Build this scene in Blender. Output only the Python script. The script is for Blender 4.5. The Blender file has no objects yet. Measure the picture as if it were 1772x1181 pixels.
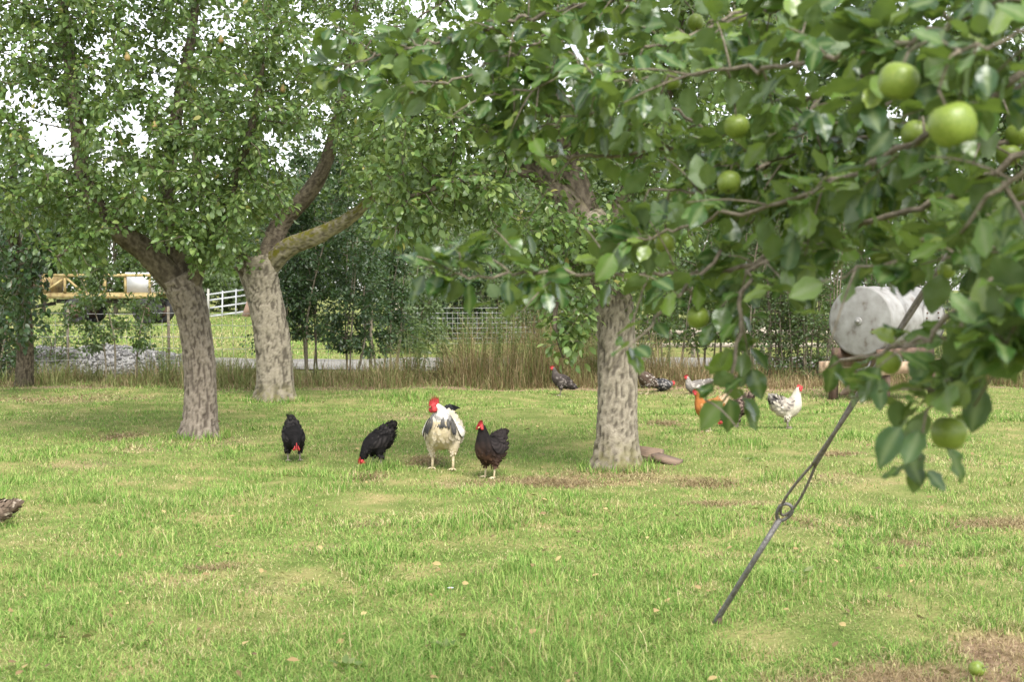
import bpy, bmesh, math, random
import numpy as np
from mathutils import Vector, Matrix, Quaternion

R = math.radians
rng = np.random.default_rng(7)
random.seed(7)
SC = bpy.context.scene
COL = SC.collection

# ------------------------------------------------------------------ camera
CAM_H = 1.65
F = 50.0 / 36.0 * 1772.0            # focal length in photo pixels
HOR = 500.0                          # horizon row in the photograph
TILT = math.atan((590.5 - HOR) / F)
cam_d = bpy.data.cameras.new('camera')
cam_d.lens = 50.0
cam_d.sensor_width = 36.0
cam_d.clip_start = 0.05
cam_d.clip_end = 3000.0
cam_d.dof.use_dof = True
cam_d.dof.focus_distance = 13.0
cam_d.dof.aperture_fstop = 5.6
cam = bpy.data.objects.new('camera', cam_d)
COL.objects.link(cam)
cam.location = (0, 0, CAM_H)
cam.rotation_euler = (math.pi / 2 - TILT, 0, 0)
SC.camera = cam

# ------------------------------------------------------------------ world, sun, exposure
SUN_EL, SUN_AZ = R(52), R(160)       # azimuth clockwise from +Y (view direction): behind the camera, to the right
w = bpy.data.worlds.new('World')
SC.world = w
w.use_nodes = True
nt = w.node_tree
bg = nt.nodes['Background']
sky = nt.nodes.new('ShaderNodeTexSky')
sky.sky_type = 'NISHITA'
sky.sun_disc = False
sky.sun_elevation = SUN_EL
sky.sun_rotation = SUN_AZ
sky.air_density = 1.0
sky.dust_density = 1.0
sky.ozone_density = 1.0
hs = nt.nodes.new('ShaderNodeHueSaturation')      # thin cloud cover: a nearly white sky
hs.inputs['Saturation'].default_value = 0.22
nt.links.new(sky.outputs[0], hs.inputs['Color'])
nt.links.new(hs.outputs[0], bg.inputs['Color'])
bg.inputs['Strength'].default_value = 0.135
sun_d = bpy.data.lights.new('sun', 'SUN')
sun_d.energy = 2.0
sun_d.angle = R(32)
sun_d.color = (1.0, 0.965, 0.91)
sun = bpy.data.objects.new('sun', sun_d)
COL.objects.link(sun)
_sd = Vector((math.sin(SUN_AZ) * math.cos(SUN_EL), math.cos(SUN_AZ) * math.cos(SUN_EL), math.sin(SUN_EL)))
sun.rotation_euler = (-_sd).to_track_quat('-Z', 'Y').to_euler()
SC.view_settings.view_transform = 'Standard'
SC.view_settings.look = 'None'
SC.view_settings.gamma = 1.0
SC.view_settings.exposure = 1.58
SC.cycles.max_bounces = 8
SC.cycles.transparent_max_bounces = 8
SC.cycles.diffuse_bounces = 4
SC.cycles.glossy_bounces = 2
SC.cycles.transmission_bounces = 4
SC.cycles.use_denoising = True

# ------------------------------------------------------------------ helpers: places
_ct, _st = math.cos(TILT), math.sin(TILT)
def P(px, py, d):
    """world point seen at photo pixel (px, py), d metres ahead of the camera"""
    u = (px - 886.0) / F
    v = -(py - 590.5) / F
    y = v * _st + _ct
    z = v * _ct - _st
    return Vector((u * d / y, d, CAM_H + z * d / y))

def gz(x, y):
    return (0.018 * np.sin(x * 1.3 + y * 0.7) + 0.014 * np.sin(x * 2.9 - y * 1.7 + 1.0) + 0.012 * np.sin(y * 2.3 + x * 0.4 + 2.0)) * np.clip((60 - y) / 30, 0, 1)

def G(px, py):
    """ground point under a photo pixel"""
    v = -(py - 590.5) / F
    k = -CAM_H / (v * _ct - _st)
    y = k * (v * _st + _ct)
    x = k * (px - 886.0) / F
    return Vector((x, y, float(gz(x, y))))

def proj(p):
    """photo pixels of an (n,3) array"""
    p = np.asarray(p, float)
    x = p[..., 0]; y = p[..., 1]; z = p[..., 2] - CAM_H
    fwd = y * _ct - z * _st
    up = y * _st + z * _ct
    return 886 + F * x / fwd, 590.5 - F * up / fwd

def hash2(ix, iy, s):
    h = np.sin(ix * 127.1 + iy * 311.7 + s * 74.7) * 43758.5453
    return h - np.floor(h)

def vnoise(x, y, s=0):
    ix, iy = np.floor(x), np.floor(y)
    fx, fy = x - ix, y - iy
    fx = fx * fx * (3 - 2 * fx); fy = fy * fy * (3 - 2 * fy)
    a = hash2(ix, iy, s); b = hash2(ix + 1, iy, s); c = hash2(ix, iy + 1, s); d = hash2(ix + 1, iy + 1, s)
    return (a * (1 - fx) + b * fx) * (1 - fy) + (c * (1 - fx) + d * fx) * fy

def fbm(x, y, s=0):
    return 0.55 * vnoise(x, y, s) + 0.3 * vnoise(x * 2.1, y * 2.1, s + 3) + 0.15 * vnoise(x * 4.3, y * 4.3, s + 5)

# ------------------------------------------------------------------ helpers: objects
def tag(o, label=None, cat=None, group=None, kind=None):
    if label: o['label'] = label
    if cat: o['category'] = cat
    if group: o['group'] = group
    if kind: o['kind'] = kind
    return o

def empty(name, loc, label=None, cat=None, group=None, rz=0.0):
    o = bpy.data.objects.new(name, None)
    o.empty_display_size = 0.1
    o.location = loc
    o.rotation_euler = (0, 0, rz)
    COL.objects.link(o)
    return tag(o, label, cat, group)

def link(name, me, parent=None):
    o = bpy.data.objects.new(name, me)
    COL.objects.link(o)
    if parent is not None:
        o.parent = parent
    return o

def np_mesh(name, V, tris=None, quads=None, mat=None, smooth=False, attrs=None, colors=None):
    me = bpy.data.meshes.new(name)
    V = np.asarray(V, np.float32).reshape(-1, 3)
    idx = []; tot = []
    if quads is not None and len(quads):
        q = np.asarray(quads, np.int32).reshape(-1, 4); idx.append(q.ravel()); tot.append(np.full(len(q), 4, np.int32))
    if tris is not None and len(tris):
        t = np.asarray(tris, np.int32).reshape(-1, 3); idx.append(t.ravel()); tot.append(np.full(len(t), 3, np.int32))
    idx = np.concatenate(idx); tot = np.concatenate(tot)
    start = np.concatenate([[0], np.cumsum(tot)[:-1]]).astype(np.int32)
    me.vertices.add(len(V)); me.vertices.foreach_set('co', V.ravel())
    me.loops.add(len(idx)); me.loops.foreach_set('vertex_index', idx)
    me.polygons.add(len(tot)); me.polygons.foreach_set('loop_start', start)
    if smooth:
        me.polygons.foreach_set('use_smooth', np.ones(len(tot), bool))
    for k, a in (attrs or {}).items():
        at = me.attributes.new(k, 'FLOAT', 'POINT'); at.data.foreach_set('value', np.asarray(a, np.float32).ravel())
    for k, a in (colors or {}).items():
        a = np.asarray(a, np.float32); a = np.concatenate([a, np.ones((len(a), 1), np.float32)], 1)
        at = me.attributes.new(k, 'FLOAT_COLOR', 'POINT'); at.data.foreach_set('color', a.ravel())
    me.update(calc_edges=True)
    me.validate()
    if mat is not None:
        me.materials.append(mat)
    return me

class MB:
    """collects shapes, then links them as one mesh object"""
    def __init__(s): s.v = []; s.q = []; s.t = []; s.n = 0
    def add(s, V, quads=(), tris=()):
        V = np.asarray(V, float).reshape(-1, 3)
        if len(quads): s.q.append(np.asarray(quads, int) + s.n)
        if len(tris): s.t.append(np.asarray(tris, int) + s.n)
        s.v.append(V); s.n += len(V)
        return s
    def box(s, c, size, rot=None, jit=0.0):
        hx, hy, hz = [a / 2 for a in size]
        V = np.array([(x, y, z) for x in (-hx, hx) for y in (-hy, hy) for z in (-hz, hz)], float)
        if jit: V += rng.uniform(-jit, jit, V.shape)
        if rot is not None: V = V @ np.array(rot.to_3x3() if hasattr(rot, 'to_3x3') else rot).T
        V += np.asarray(c, float)
        return s.add(V, [(0, 1, 3, 2), (4, 6, 7, 5), (0, 4, 5, 1), (2, 3, 7, 6), (0, 2, 6, 4), (1, 5, 7, 3)])
    def bar(s, a, b, wd, ht=None, up=(0, 0, 1)):
        """rectangular bar from a to b"""
        a = Vector(a); b = Vector(b); ht = ht or wd
        y = (b - a); L = y.length; y.normalize()
        x = y.cross(Vector(up))
        if x.length < 1e-4: x = y.cross(Vector((1, 0, 0)))
        x.normalize(); z = x.cross(y)
        M = Matrix((x, y, z)).transposed()
        return s.box((a + b) / 2, (wd, L, ht), M)
    def tube(s, pts, rad, sides=8, caps=True):
        V, q, t = tube(pts, rad, sides, caps)
        return s.add(V, q, t)
    def build(s, name, mat, parent=None, smooth=False):
        me = np_mesh(name, np.concatenate(s.v), np.concatenate(s.t) if s.t else None, np.concatenate(s.q) if s.q else None, mat, smooth)
        return link(name, me, parent)

def frames(pts):
    pts = np.asarray(pts, float)
    T = np.gradient(pts, axis=0)
    T /= np.linalg.norm(T, axis=1, keepdims=True) + 1e-12
    N = np.zeros_like(T)
    n = np.cross(T[0], (0.0, 1.0, 0.0))
    if np.linalg.norm(n) < 1e-3: n = np.cross(T[0], (1.0, 0, 0))
    n /= np.linalg.norm(n)
    for i in range(len(T)):
        n = n - T[i] * np.dot(n, T[i]); n /= np.linalg.norm(n) + 1e-12
        N[i] = n
    return T, N, np.cross(T, N)

def tube(pts, rad, sides=8, caps=True):
    pts = np.asarray([tuple(p) for p in pts], float)
    rad = np.broadcast_to(np.asarray(rad, float), (len(pts),))
    T, N, B = frames(pts)
    a = np.arange(sides) * 2 * math.pi / sides
    V = pts[:, None, :] + rad[:, None, None] * (np.cos(a)[None, :, None] * N[:, None, :] + np.sin(a)[None, :, None] * B[:, None, :])
    n = len(pts)
    i = np.arange(n - 1)[:, None] * sides; j = np.arange(sides)[None, :]; j2 = (j + 1) % sides
    q = np.stack([i + j, i + j2, i + sides + j2, i + sides + j], -1).reshape(-1, 4)
    V = V.reshape(-1, 3); t = []
    if caps:
        c0 = len(V); V = np.concatenate([V, pts[:1], pts[-1:]])
        t = [(c0, (k + 1) % sides, k) for k in range(sides)] + [(c0 + 1, (n - 1) * sides + k, (n - 1) * sides + (k + 1) % sides) for k in range(sides)]
    return V, q, t

def smooth_line(pts, n):
    """Catmull-Rom resampling of rows (any number of columns) to n rows"""
    p = np.asarray(pts, float)
    p = np.concatenate([[2 * p[0] - p[1]], p, [2 * p[-1] - p[-2]]])
    m = len(p) - 3
    u = np.linspace(0, m - 1e-6, n); i = u.astype(int); f = (u - i)[:, None]
    a, b, c, d = p[i], p[i + 1], p[i + 2], p[i + 3]
    return 0.5 * (2 * b + (c - a) * f + (2 * a - 5 * b + 4 * c - d) * f ** 2 + (3 * b - a - 3 * c + d) * f ** 3)

# ------------------------------------------------------------------ helpers: materials
def new_mat(name):
    m = bpy.data.materials.new(name); m.use_nodes = True
    n = m.node_tree.nodes; l = m.node_tree.links
    return m, n, l, n['Principled BSDF']

def ramp(n, stops):
    r = n.new('ShaderNodeValToRGB')
    e = r.color_ramp.elements
    while len(e) < len(stops): e.new(0.5)
    for k, (p, c) in enumerate(stops):
        e[k].position = p; e[k].color = (*c, 1)
    return r

def noise_mat(name, stops, scale=8.0, rough=0.8, bump=0.0, bscale=40.0, metal=0.0, stretch=None, spec=0.3, detail=6):
    m, n, l, b = new_mat(name)
    tc = n.new('ShaderNodeTexCoord'); src = tc.outputs['Object']
    if stretch:
        mp = n.new('ShaderNodeMapping'); mp.inputs['Scale'].default_value = stretch
        l.new(src, mp.inputs['Vector']); src = mp.outputs[0]
    no = n.new('ShaderNodeTexNoise'); no.inputs['Scale'].default_value = scale; no.inputs['Detail'].default_value = detail
    l.new(src, no.inputs['Vector'])
    r = ramp(n, stops); l.new(no.outputs['Fac'], r.inputs['Fac']); l.new(r.outputs[0], b.inputs['Base Color'])
    b.inputs['Roughness'].default_value = rough; b.inputs['Metallic'].default_value = metal
    b.inputs['Specular IOR Level'].default_value = spec
    if bump:
        n2 = n.new('ShaderNodeTexNoise'); n2.inputs['Scale'].default_value = bscale; n2.inputs['Detail'].default_value = 5
        l.new(src, n2.inputs['Vector'])
        bp = n.new('ShaderNodeBump'); bp.inputs['Strength'].default_value = bump; bp.inputs['Distance'].default_value = 0.02
        l.new(n2.outputs['Fac'], bp.inputs['Height']); l.new(bp.outputs[0], b.inputs['Normal'])
    return m

def leaf_mat(name, stops, back=(0.12, 0.17, 0.08), rough=0.42, transl=0.35, tcol=(0.16, 0.26, 0.03), spec=0.5, vein=False):
    m, n, l, b = new_mat(name)
    ge = n.new('ShaderNodeNewGeometry'); oi = n.new('ShaderNodeObjectInfo')
    ad = n.new('ShaderNodeMath'); ad.operation = 'ADD'; l.new(ge.outputs['Random Per Island'], ad.inputs[0]); l.new(oi.outputs['Random'], ad.inputs[1])
    fr = n.new('ShaderNodeMath'); fr.operation = 'FRACT'; l.new(ad.outputs[0], fr.inputs[0])
    r = ramp(n, stops); l.new(fr.outputs[0], r.inputs['Fac'])
    colr = r.outputs[0]
    if vein:
        tc = n.new('ShaderNodeTexCoord')
        at = n.new('ShaderNodeAttribute'); at.attribute_name = 'rib'
        mv = n.new('ShaderNodeMixRGB'); l.new(at.outputs['Fac'], mv.inputs['Fac']); l.new(colr, mv.inputs['Color1']); mv.inputs['Color2'].default_value = (0.17, 0.22, 0.09, 1)
        colr = mv.outputs[0]
        no = n.new('ShaderNodeTexNoise'); no.inputs['Scale'].default_value = 70; l.new(tc.outputs['Object'], no.inputs['Vector'])
        bp = n.new('ShaderNodeBump'); bp.inputs['Strength'].default_value = 0.35; bp.inputs['Distance'].default_value = 0.004
        l.new(no.outputs['Fac'], bp.inputs['Height']); l.new(bp.outputs[0], b.inputs['Normal'])
    mx = n.new('ShaderNodeMixRGB'); mx.inputs['Color2'].default_value = (*back, 1)
    mb = n.new('ShaderNodeMath'); mb.operation = 'MULTIPLY'; mb.inputs[1].default_value = 0.75; l.new(ge.outputs['Backfacing'], mb.inputs[0])
    l.new(mb.outputs[0], mx.inputs['Fac']); l.new(colr, mx.inputs['Color1'])
    l.new(mx.outputs[0], b.inputs['Base Color'])
    b.inputs['Roughness'].default_value = rough; b.inputs['Specular IOR Level'].default_value = spec
    tr = n.new('ShaderNodeBsdfTranslucent'); tr.inputs['Color'].default_value = (*tcol, 1)
    ms = n.new('ShaderNodeMixShader'); ms.inputs['Fac'].default_value = transl
    l.new(b.outputs[0], ms.inputs[1]); l.new(tr.outputs[0], ms.inputs[2])
    l.new(ms.outputs[0], n['Material Output'].inputs['Surface'])
    return m

def bark_mat(name, ridge, ridge2, crack, moss=0.0, moss_col=(0.10, 0.10, 0.02), base_moss=0.0, mlo=0.25, mhi=0.75):
    """bark colours; the fissures themselves are in the mesh and marked by the attribute 'crack'"""
    m, n, l, b = new_mat(name)
    tc = n.new('ShaderNodeTexCoord')
    no = n.new('ShaderNodeTexNoise'); no.inputs['Scale'].default_value = 26; no.inputs['Detail'].default_value = 8; no.inputs['Roughness'].default_value = 0.7
    l.new(tc.outputs['Object'], no.inputs['Vector'])
    r = ramp(n, [(0.35, ridge2), (0.62, ridge)]); l.new(no.outputs['Fac'], r.inputs['Fac'])
    at = n.new('ShaderNodeAttribute'); at.attribute_name = 'crack'
    mx = n.new('ShaderNodeMixRGB'); l.new(at.outputs['Fac'], mx.inputs['Fac']); l.new(r.outputs[0], mx.inputs['Color1']); mx.inputs['Color2'].default_value = (*crack, 1)
    out = mx.outputs[0]
    if moss or base_moss:
        ge = n.new('ShaderNodeNewGeometry'); sx = n.new('ShaderNodeSeparateXYZ'); l.new(ge.outputs['Normal'], sx.inputs[0])
        a1 = n.new('ShaderNodeMapRange'); a1.inputs['From Min'].default_value = mlo; a1.inputs['From Max'].default_value = mhi; a1.inputs['To Max'].default_value = moss
        l.new(sx.outputs['Z'], a1.inputs['Value'])
        s2 = n.new('ShaderNodeSeparateXYZ'); l.new(tc.outputs['Object'], s2.inputs[0])
        a2 = n.new('ShaderNodeMapRange'); a2.inputs['From Min'].default_value = 0.32; a2.inputs['From Max'].default_value = 0.02; a2.inputs['To Max'].default_value = base_moss
        l.new(s2.outputs['Z'], a2.inputs['Value'])
        mm = n.new('ShaderNodeMath'); mm.operation = 'MAXIMUM'; l.new(a1.outputs[0], mm.inputs[0]); l.new(a2.outputs[0], mm.inputs[1])
        n2 = n.new('ShaderNodeTexNoise'); n2.inputs['Scale'].default_value = 13; n2.inputs['Detail'].default_value = 5; l.new(tc.outputs['Object'], n2.inputs['Vector'])
        a3 = n.new('ShaderNodeMapRange'); a3.inputs['From Min'].default_value = 0.38; a3.inputs['From Max'].default_value = 0.58; l.new(n2.outputs['Fac'], a3.inputs['Value'])
        mu = n.new('ShaderNodeMath'); mu.operation = 'MULTIPLY'; l.new(mm.outputs[0], mu.inputs[0]); l.new(a3.outputs[0], mu.inputs[1])
        m2 = n.new('ShaderNodeMixRGB'); l.new(mu.outputs[0], m2.inputs['Fac']); l.new(out, m2.inputs['Color1']); m2.inputs['Color2'].default_value = (*moss_col, 1)
        out = m2.outputs[0]
    l.new(out, b.inputs['Base Color'])
    b.inputs['Roughness'].default_value = 0.95; b.inputs['Specular IOR Level'].default_value = 0.15
    n3 = n.new('ShaderNodeTexNoise'); n3.inputs['Scale'].default_value = 90; n3.inputs['Detail'].default_value = 4; l.new(tc.outputs['Object'], n3.inputs['Vector'])
    bp = n.new('ShaderNodeBump'); bp.inputs['Strength'].default_value = 0.6; bp.inputs['Distance'].default_value = 0.01
    l.new(n3.outputs['Fac'], bp.inputs['Height']); l.new(bp.outputs[0], b.inputs['Normal'])
    return m

def blade_mat(name, green, straw, transl=0.3, tcol=(0.22, 0.30, 0.04)):
    """grass blades: per-blade shade of green, mixed to straw by the attribute 'dry'"""
    m, n, l, b = new_mat(name)
    ge = n.new('ShaderNodeNewGeometry')
    r1 = ramp(n, green); r2 = ramp(n, straw)
    l.new(ge.outputs['Random Per Island'], r1.inputs['Fac']); l.new(ge.outputs['Random Per Island'], r2.inputs['Fac'])
    at = n.new('ShaderNodeAttribute'); at.attribute_name = 'dry'
    mx = n.new('ShaderNodeMixRGB'); l.new(at.outputs['Fac'], mx.inputs['Fac']); l.new(r1.outputs[0], mx.inputs['Color1']); l.new(r2.outputs[0], mx.inputs['Color2'])
    l.new(mx.outputs[0], b.inputs['Base Color'])
    b.inputs['Roughness'].default_value = 0.6; b.inputs['Specular IOR Level'].default_value = 0.1
    tr = n.new('ShaderNodeBsdfTranslucent'); l.new(mx.outputs[0], tr.inputs['Color'])
    ms = n.new('ShaderNodeMixShader'); ms.inputs['Fac'].default_value = transl
    l.new(b.outputs[0], ms.inputs[1]); l.new(tr.outputs[0], ms.inputs[2]); l.new(ms.outputs[0], n['Material Output'].inputs['Surface'])
    return m

def col_mat(name, rough=0.75, sheen=0.0, spec=0.3, bump=0.0):
    """colour from the mesh attribute 'Col' (plumage pattern)"""
    m, n, l, b = new_mat(name)
    at = n.new('ShaderNodeAttribute'); at.attribute_name = 'Col'
    l.new(at.outputs['Color'], b.inputs['Base Color'])
    b.inputs['Roughness'].default_value = rough; b.inputs['Specular IOR Level'].default_value = spec
    if bump:
        tc = n.new('ShaderNodeTexCoord'); no = n.new('ShaderNodeTexVoronoi'); no.inputs['Scale'].default_value = 45; l.new(tc.outputs['Object'], no.inputs['Vector'])
        bp = n.new('ShaderNodeBump'); bp.inputs['Strength'].default_value = bump; bp.inputs['Distance'].default_value = 0.01
        l.new(no.outputs['Distance'], bp.inputs['Height']); l.new(bp.outputs[0], b.inputs['Normal'])
    return m

M = {}
M['pear_leaf'] = leaf_mat('pear_leaf', [(0.0, (0.045, 0.09, 0.024)), (0.4, (0.09, 0.155, 0.042)), (0.8, (0.155, 0.225, 0.065)), (0.98, (0.21, 0.26, 0.085)), (1.0, (0.26, 0.22, 0.06))], back=(0.12, 0.17, 0.07), rough=0.32, spec=0.35, transl=0.29, tcol=(0.24, 0.33, 0.06))
M['apple_leaf'] = leaf_mat('apple_leaf', [(0.0, (0.014, 0.042, 0.013)), (0.35, (0.03, 0.075, 0.018)), (0.7, (0.07, 0.135, 0.025)), (0.92, (0.135, 0.205, 0.035)), (1.0, (0.18, 0.225, 0.05))], back=(0.10, 0.145, 0.06), rough=0.27, spec=0.5, transl=0.22, tcol=(0.24, 0.36, 0.05), vein=True)
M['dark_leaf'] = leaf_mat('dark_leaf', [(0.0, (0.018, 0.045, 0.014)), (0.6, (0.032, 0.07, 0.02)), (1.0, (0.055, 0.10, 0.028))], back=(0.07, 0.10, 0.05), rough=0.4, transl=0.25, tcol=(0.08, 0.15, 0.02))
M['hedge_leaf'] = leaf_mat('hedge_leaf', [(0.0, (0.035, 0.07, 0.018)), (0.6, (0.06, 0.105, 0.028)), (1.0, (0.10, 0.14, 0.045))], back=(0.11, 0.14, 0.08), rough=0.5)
M['pale_leaf'] = leaf_mat('pale_leaf', [(0.0, (0.055, 0.09, 0.03)), (0.6, (0.09, 0.135, 0.05)), (1.0, (0.14, 0.18, 0.08))], back=(0.15, 0.18, 0.12), rough=0.5)
M['weed_leaf'] = leaf_mat('weed_leaf', [(0.0, (0.08, 0.13, 0.035)), (0.6, (0.145, 0.20, 0.06)), (1.0, (0.26, 0.27, 0.12))], back=(0.14, 0.18, 0.09), rough=0.55)
M['bark_pear'] = bark_mat('bark_pear', (0.30, 0.265, 0.20), (0.20, 0.172, 0.128), (0.055, 0.045, 0.034), moss=0.35, moss_col=(0.13, 0.12, 0.035), base_moss=0.75)
M['bark_red'] = bark_mat('bark_red', (0.265, 0.225, 0.18), (0.17, 0.14, 0.108), (0.05, 0.038, 0.03), moss=0.25, moss_col=(0.11, 0.10, 0.03), base_moss=0.0)
M['bark_limb'] = bark_mat('bark_limb', (0.18, 0.15, 0.108), (0.095, 0.077, 0.055), (0.045, 0.035, 0.026), moss=0.5, moss_col=(0.10, 0.095, 0.02))
M['bark_moss'] = bark_mat('bark_moss', (0.34, 0.30, 0.22), (0.22, 0.19, 0.14), (0.06, 0.05, 0.035), moss=1.0, moss_col=(0.13, 0.12, 0.018), mlo=-0.6, mhi=-0.1)
M['bark_dark'] = bark_mat('bark_dark', (0.13, 0.11, 0.075), (0.065, 0.055, 0.035), (0.025, 0.02, 0.015), moss=0.3, moss_col=(0.05, 0.06, 0.015), base_moss=0.4)
M['twig'] = noise_mat('twig', [(0.3, (0.07, 0.055, 0.04)), (0.7, (0.17, 0.14, 0.10))], 30, 0.9)
M['apple_twig'] = noise_mat('apple_twig', [(0.3, (0.11, 0.09, 0.065)), (0.7, (0.25, 0.21, 0.155))], 60, 0.8, 0.5, 150)
M['stem'] = noise_mat('stem', [(0.3, (0.10, 0.085, 0.06)), (0.7, (0.24, 0.205, 0.145))], 20, 0.9)
M['dark_bark'] = noise_mat('dark_bark', [(0.3, (0.035, 0.03, 0.022)), (0.7, (0.10, 0.08, 0.055))], 14, 0.95, 0.8, 40, stretch=(1, 1, 0.3))
M['blade'] = blade_mat('blade', [(0.0, (0.085, 0.18, 0.03)), (0.4, (0.155, 0.285, 0.055)), (0.75, (0.27, 0.385, 0.095)), (1.0, (0.44, 0.46, 0.17))],
                       [(0.0, (0.32, 0.235, 0.115)), (0.5, (0.50, 0.40, 0.21)), (1.0, (0.66, 0.56, 0.34))])
M['tall_blade'] = blade_mat('tall_blade', [(0.0, (0.10, 0.14, 0.04)), (0.6, (0.19, 0.23, 0.07)), (1.0, (0.32, 0.33, 0.14))],
                            [(0.0, (0.15, 0.095, 0.05)), (0.5, (0.28, 0.195, 0.105)), (1.0, (0.47, 0.37, 0.22))])

# ================================================================== THE SETTING
# scratched and worn places in the turf: photo pixel, radii in metres, strength
SOIL = [(925, 833, 0.55, 0.22, 1.0), (800, 838, 0.35, 0.15, 0.55), (740, 803, 0.2, 0.25, 0.8), (632, 828, 0.18, 0.16, 0.8), (1060, 822, 0.75, 0.35, 0.6),
        (1225, 830, 0.35, 0.16, 0.75), (1150, 735, 0.25, 0.2, 0.8), (1230, 872, 0.3, 0.12, 0.8), (1385, 905, 0.55, 0.14, 0.55), (1560, 940, 0.4, 0.1, 0.7),
        (1720, 905, 0.45, 0.14, 0.7), (345, 765, 0.8, 0.35, 0.5), (250, 772, 0.5, 0.3, 0.5), (205, 752, 0.35, 0.25, 0.6), (380, 985, 0.2, 0.08, 0.7),
        (630, 905, 0.14, 0.07, 0.7), (350, 990, 0.18, 0.07, 0.6), (60, 690, 1.6, 0.5, 0.6), (170, 690, 1.0, 0.4, 0.45), (700, 718, 0.4, 0.25, 0.5),
        (1380, 905, 0.2, 0.07, 0.7), (1450, 785, 0.25, 0.12, 0.8), (1300, 870, 0.4, 0.1, 0.5), (960, 838, 0.4, 0.2, 0.9), (1500, 690, 1.5, 0.8, 0.5),
        (1340, 675, 1.6, 0.7, 0.8), (1180, 678, 1.0, 0.6, 0.6), (830, 985, 0.15, 0.06, 0.5), (1560, 935, 0.22, 0.06, 0.7), (280, 1010, 0.3, 0.1, 0.4),
        (1640, 1185, 0.7, 0.22, 1.0), (1480, 1195, 0.5, 0.16, 0.8), (1765, 1135, 0.4, 0.24, 1.0), (1560, 1190, .5, .2, .9), (1250, 965, 0.2, 0.05, 0.5), (130, 800, 0.5, 0.2, 0.4),
        (550, 945, 0.25, 0.1, 0.5), (470, 1020, 0.3, 0.1, 0.4), (1430, 830, 0.5, 0.2, 0.4), (1650, 800, 0.6, 0.2, 0.4)]
_soil = [(*G(a, b)[:2], c, d * 1.3, e if e >= .95 else e * .8) for a, b, c, d, e in SOIL]
def soil(x, y):
    s = np.zeros_like(x)
    wob = 0.15 + 1.7 * fbm(x * 5.0, y * 4.0, 11)
    for cx, cy, rx, ry, k in _soil:
        ry2 = ry * 1.6
        q = ((x - cx) / rx) ** 2 + ((y - cy) / ry2) ** 2
        s = np.maximum(s, k * np.clip(1.15 - q * wob, 0, 1) * np.clip(.25 + 1.3 * vnoise(x * 9, y * 9, 12), 0, 1) * (q < 4))
    return s
def dryness(x, y):
    f = fbm(x * 0.75 + 3.1, y * 0.55, 2) * 0.5 + fbm(x * 2.6, y * 2.1, 4) * 0.5 + 0.05 * np.clip(x / 3, -.5, 1)
    d = np.clip((f - 0.43) * 6.5, 0, 1)
    near = np.clip((17 - y) / 7, 0.25, 1)
    return np.clip(d * (0.4 + 0.6 * near), 0, 1)

def build_ground():
    xs = np.concatenate([-np.geomspace(700, 14.2, 16), np.arange(-14, 14.01, 0.14), np.geomspace(14.2, 700, 16)])
    ys = np.concatenate([[-80, -20, -4, 1], np.arange(3.0, 27.01, 0.12), np.linspace(28, 100, 40), np.geomspace(110, 1400, 14)])
    X, Y = np.meshgrid(xs, ys)
    Z = gz(X, Y) - 0.03 * soil(X, Y) * (Y < 27) + 0.012 * (fbm(X * 9, Y * 9, 8) - 0.5) * (Y < 27) * (np.abs(X) < 14)
    nx, ny = len(xs), len(ys)
    i = np.arange(ny - 1)[:, None] * nx + np.arange(nx - 1)[None, :]
    q = np.stack([i, i + 1, i + nx + 1, i + nx], -1).reshape(-1, 4)
    m, n, l, b = new_mat('turf_soil')
    tc = n.new('ShaderNodeTexCoord')
    no = n.new('ShaderNodeTexNoise'); no.inputs['Scale'].default_value = 2.2; no.inputs['Detail'].default_value = 8; l.new(tc.outputs['Object'], no.inputs['Vector'])
    r = ramp(n, [(0.25, (0.09, 0.13, 0.03)), (0.5, (0.17, 0.19, 0.06)), (0.72, (0.30, 0.25, 0.11))]); l.new(no.outputs['Fac'], r.inputs['Fac'])
    n2 = n.new('ShaderNodeTexNoise'); n2.inputs['Scale'].default_value = 30; n2.inputs['Detail'].default_value = 8; l.new(tc.outputs['Object'], n2.inputs['Vector'])
    r2 = ramp(n, [(0.3, (0.12, 0.075, 0.045)), (0.7, (0.40, 0.28, 0.19))]); l.new(n2.outputs['Fac'], r2.inputs['Fac'])
    at = n.new('ShaderNodeAttribute'); at.attribute_name = 'soil'
    mx = n.new('ShaderNodeMixRGB'); l.new(at.outputs['Fac'], mx.inputs['Fac']); l.new(r.outputs[0], mx.inputs['Color1']); l.new(r2.outputs[0], mx.inputs['Color2'])
    l.new(mx.outputs[0], b.inputs['Base Color']); b.inputs['Roughness'].default_value = 1.0; b.inputs['Specular IOR Level'].default_value = 0.05
    bp = n.new('ShaderNodeBump'); bp.inputs['Strength'].default_value = 0.9; bp.inputs['Distance'].default_value = 0.03
    l.new(n2.outputs['Fac'], bp.inputs['Height']); l.new(bp.outputs[0], b.inputs['Normal'])
    s = np.clip(soil(X, Y) * (Y < 27) * 1.2 + 0.9 * ((Y > 23.2) & (Y < 26.6)), 0, 1)
    me = np_mesh('ground', np.stack([X, Y, Z], -1), quads=q, mat=m, smooth=True, attrs={'soil': s})
    tag(link('ground', me), kind='structure')
build_ground()

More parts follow.
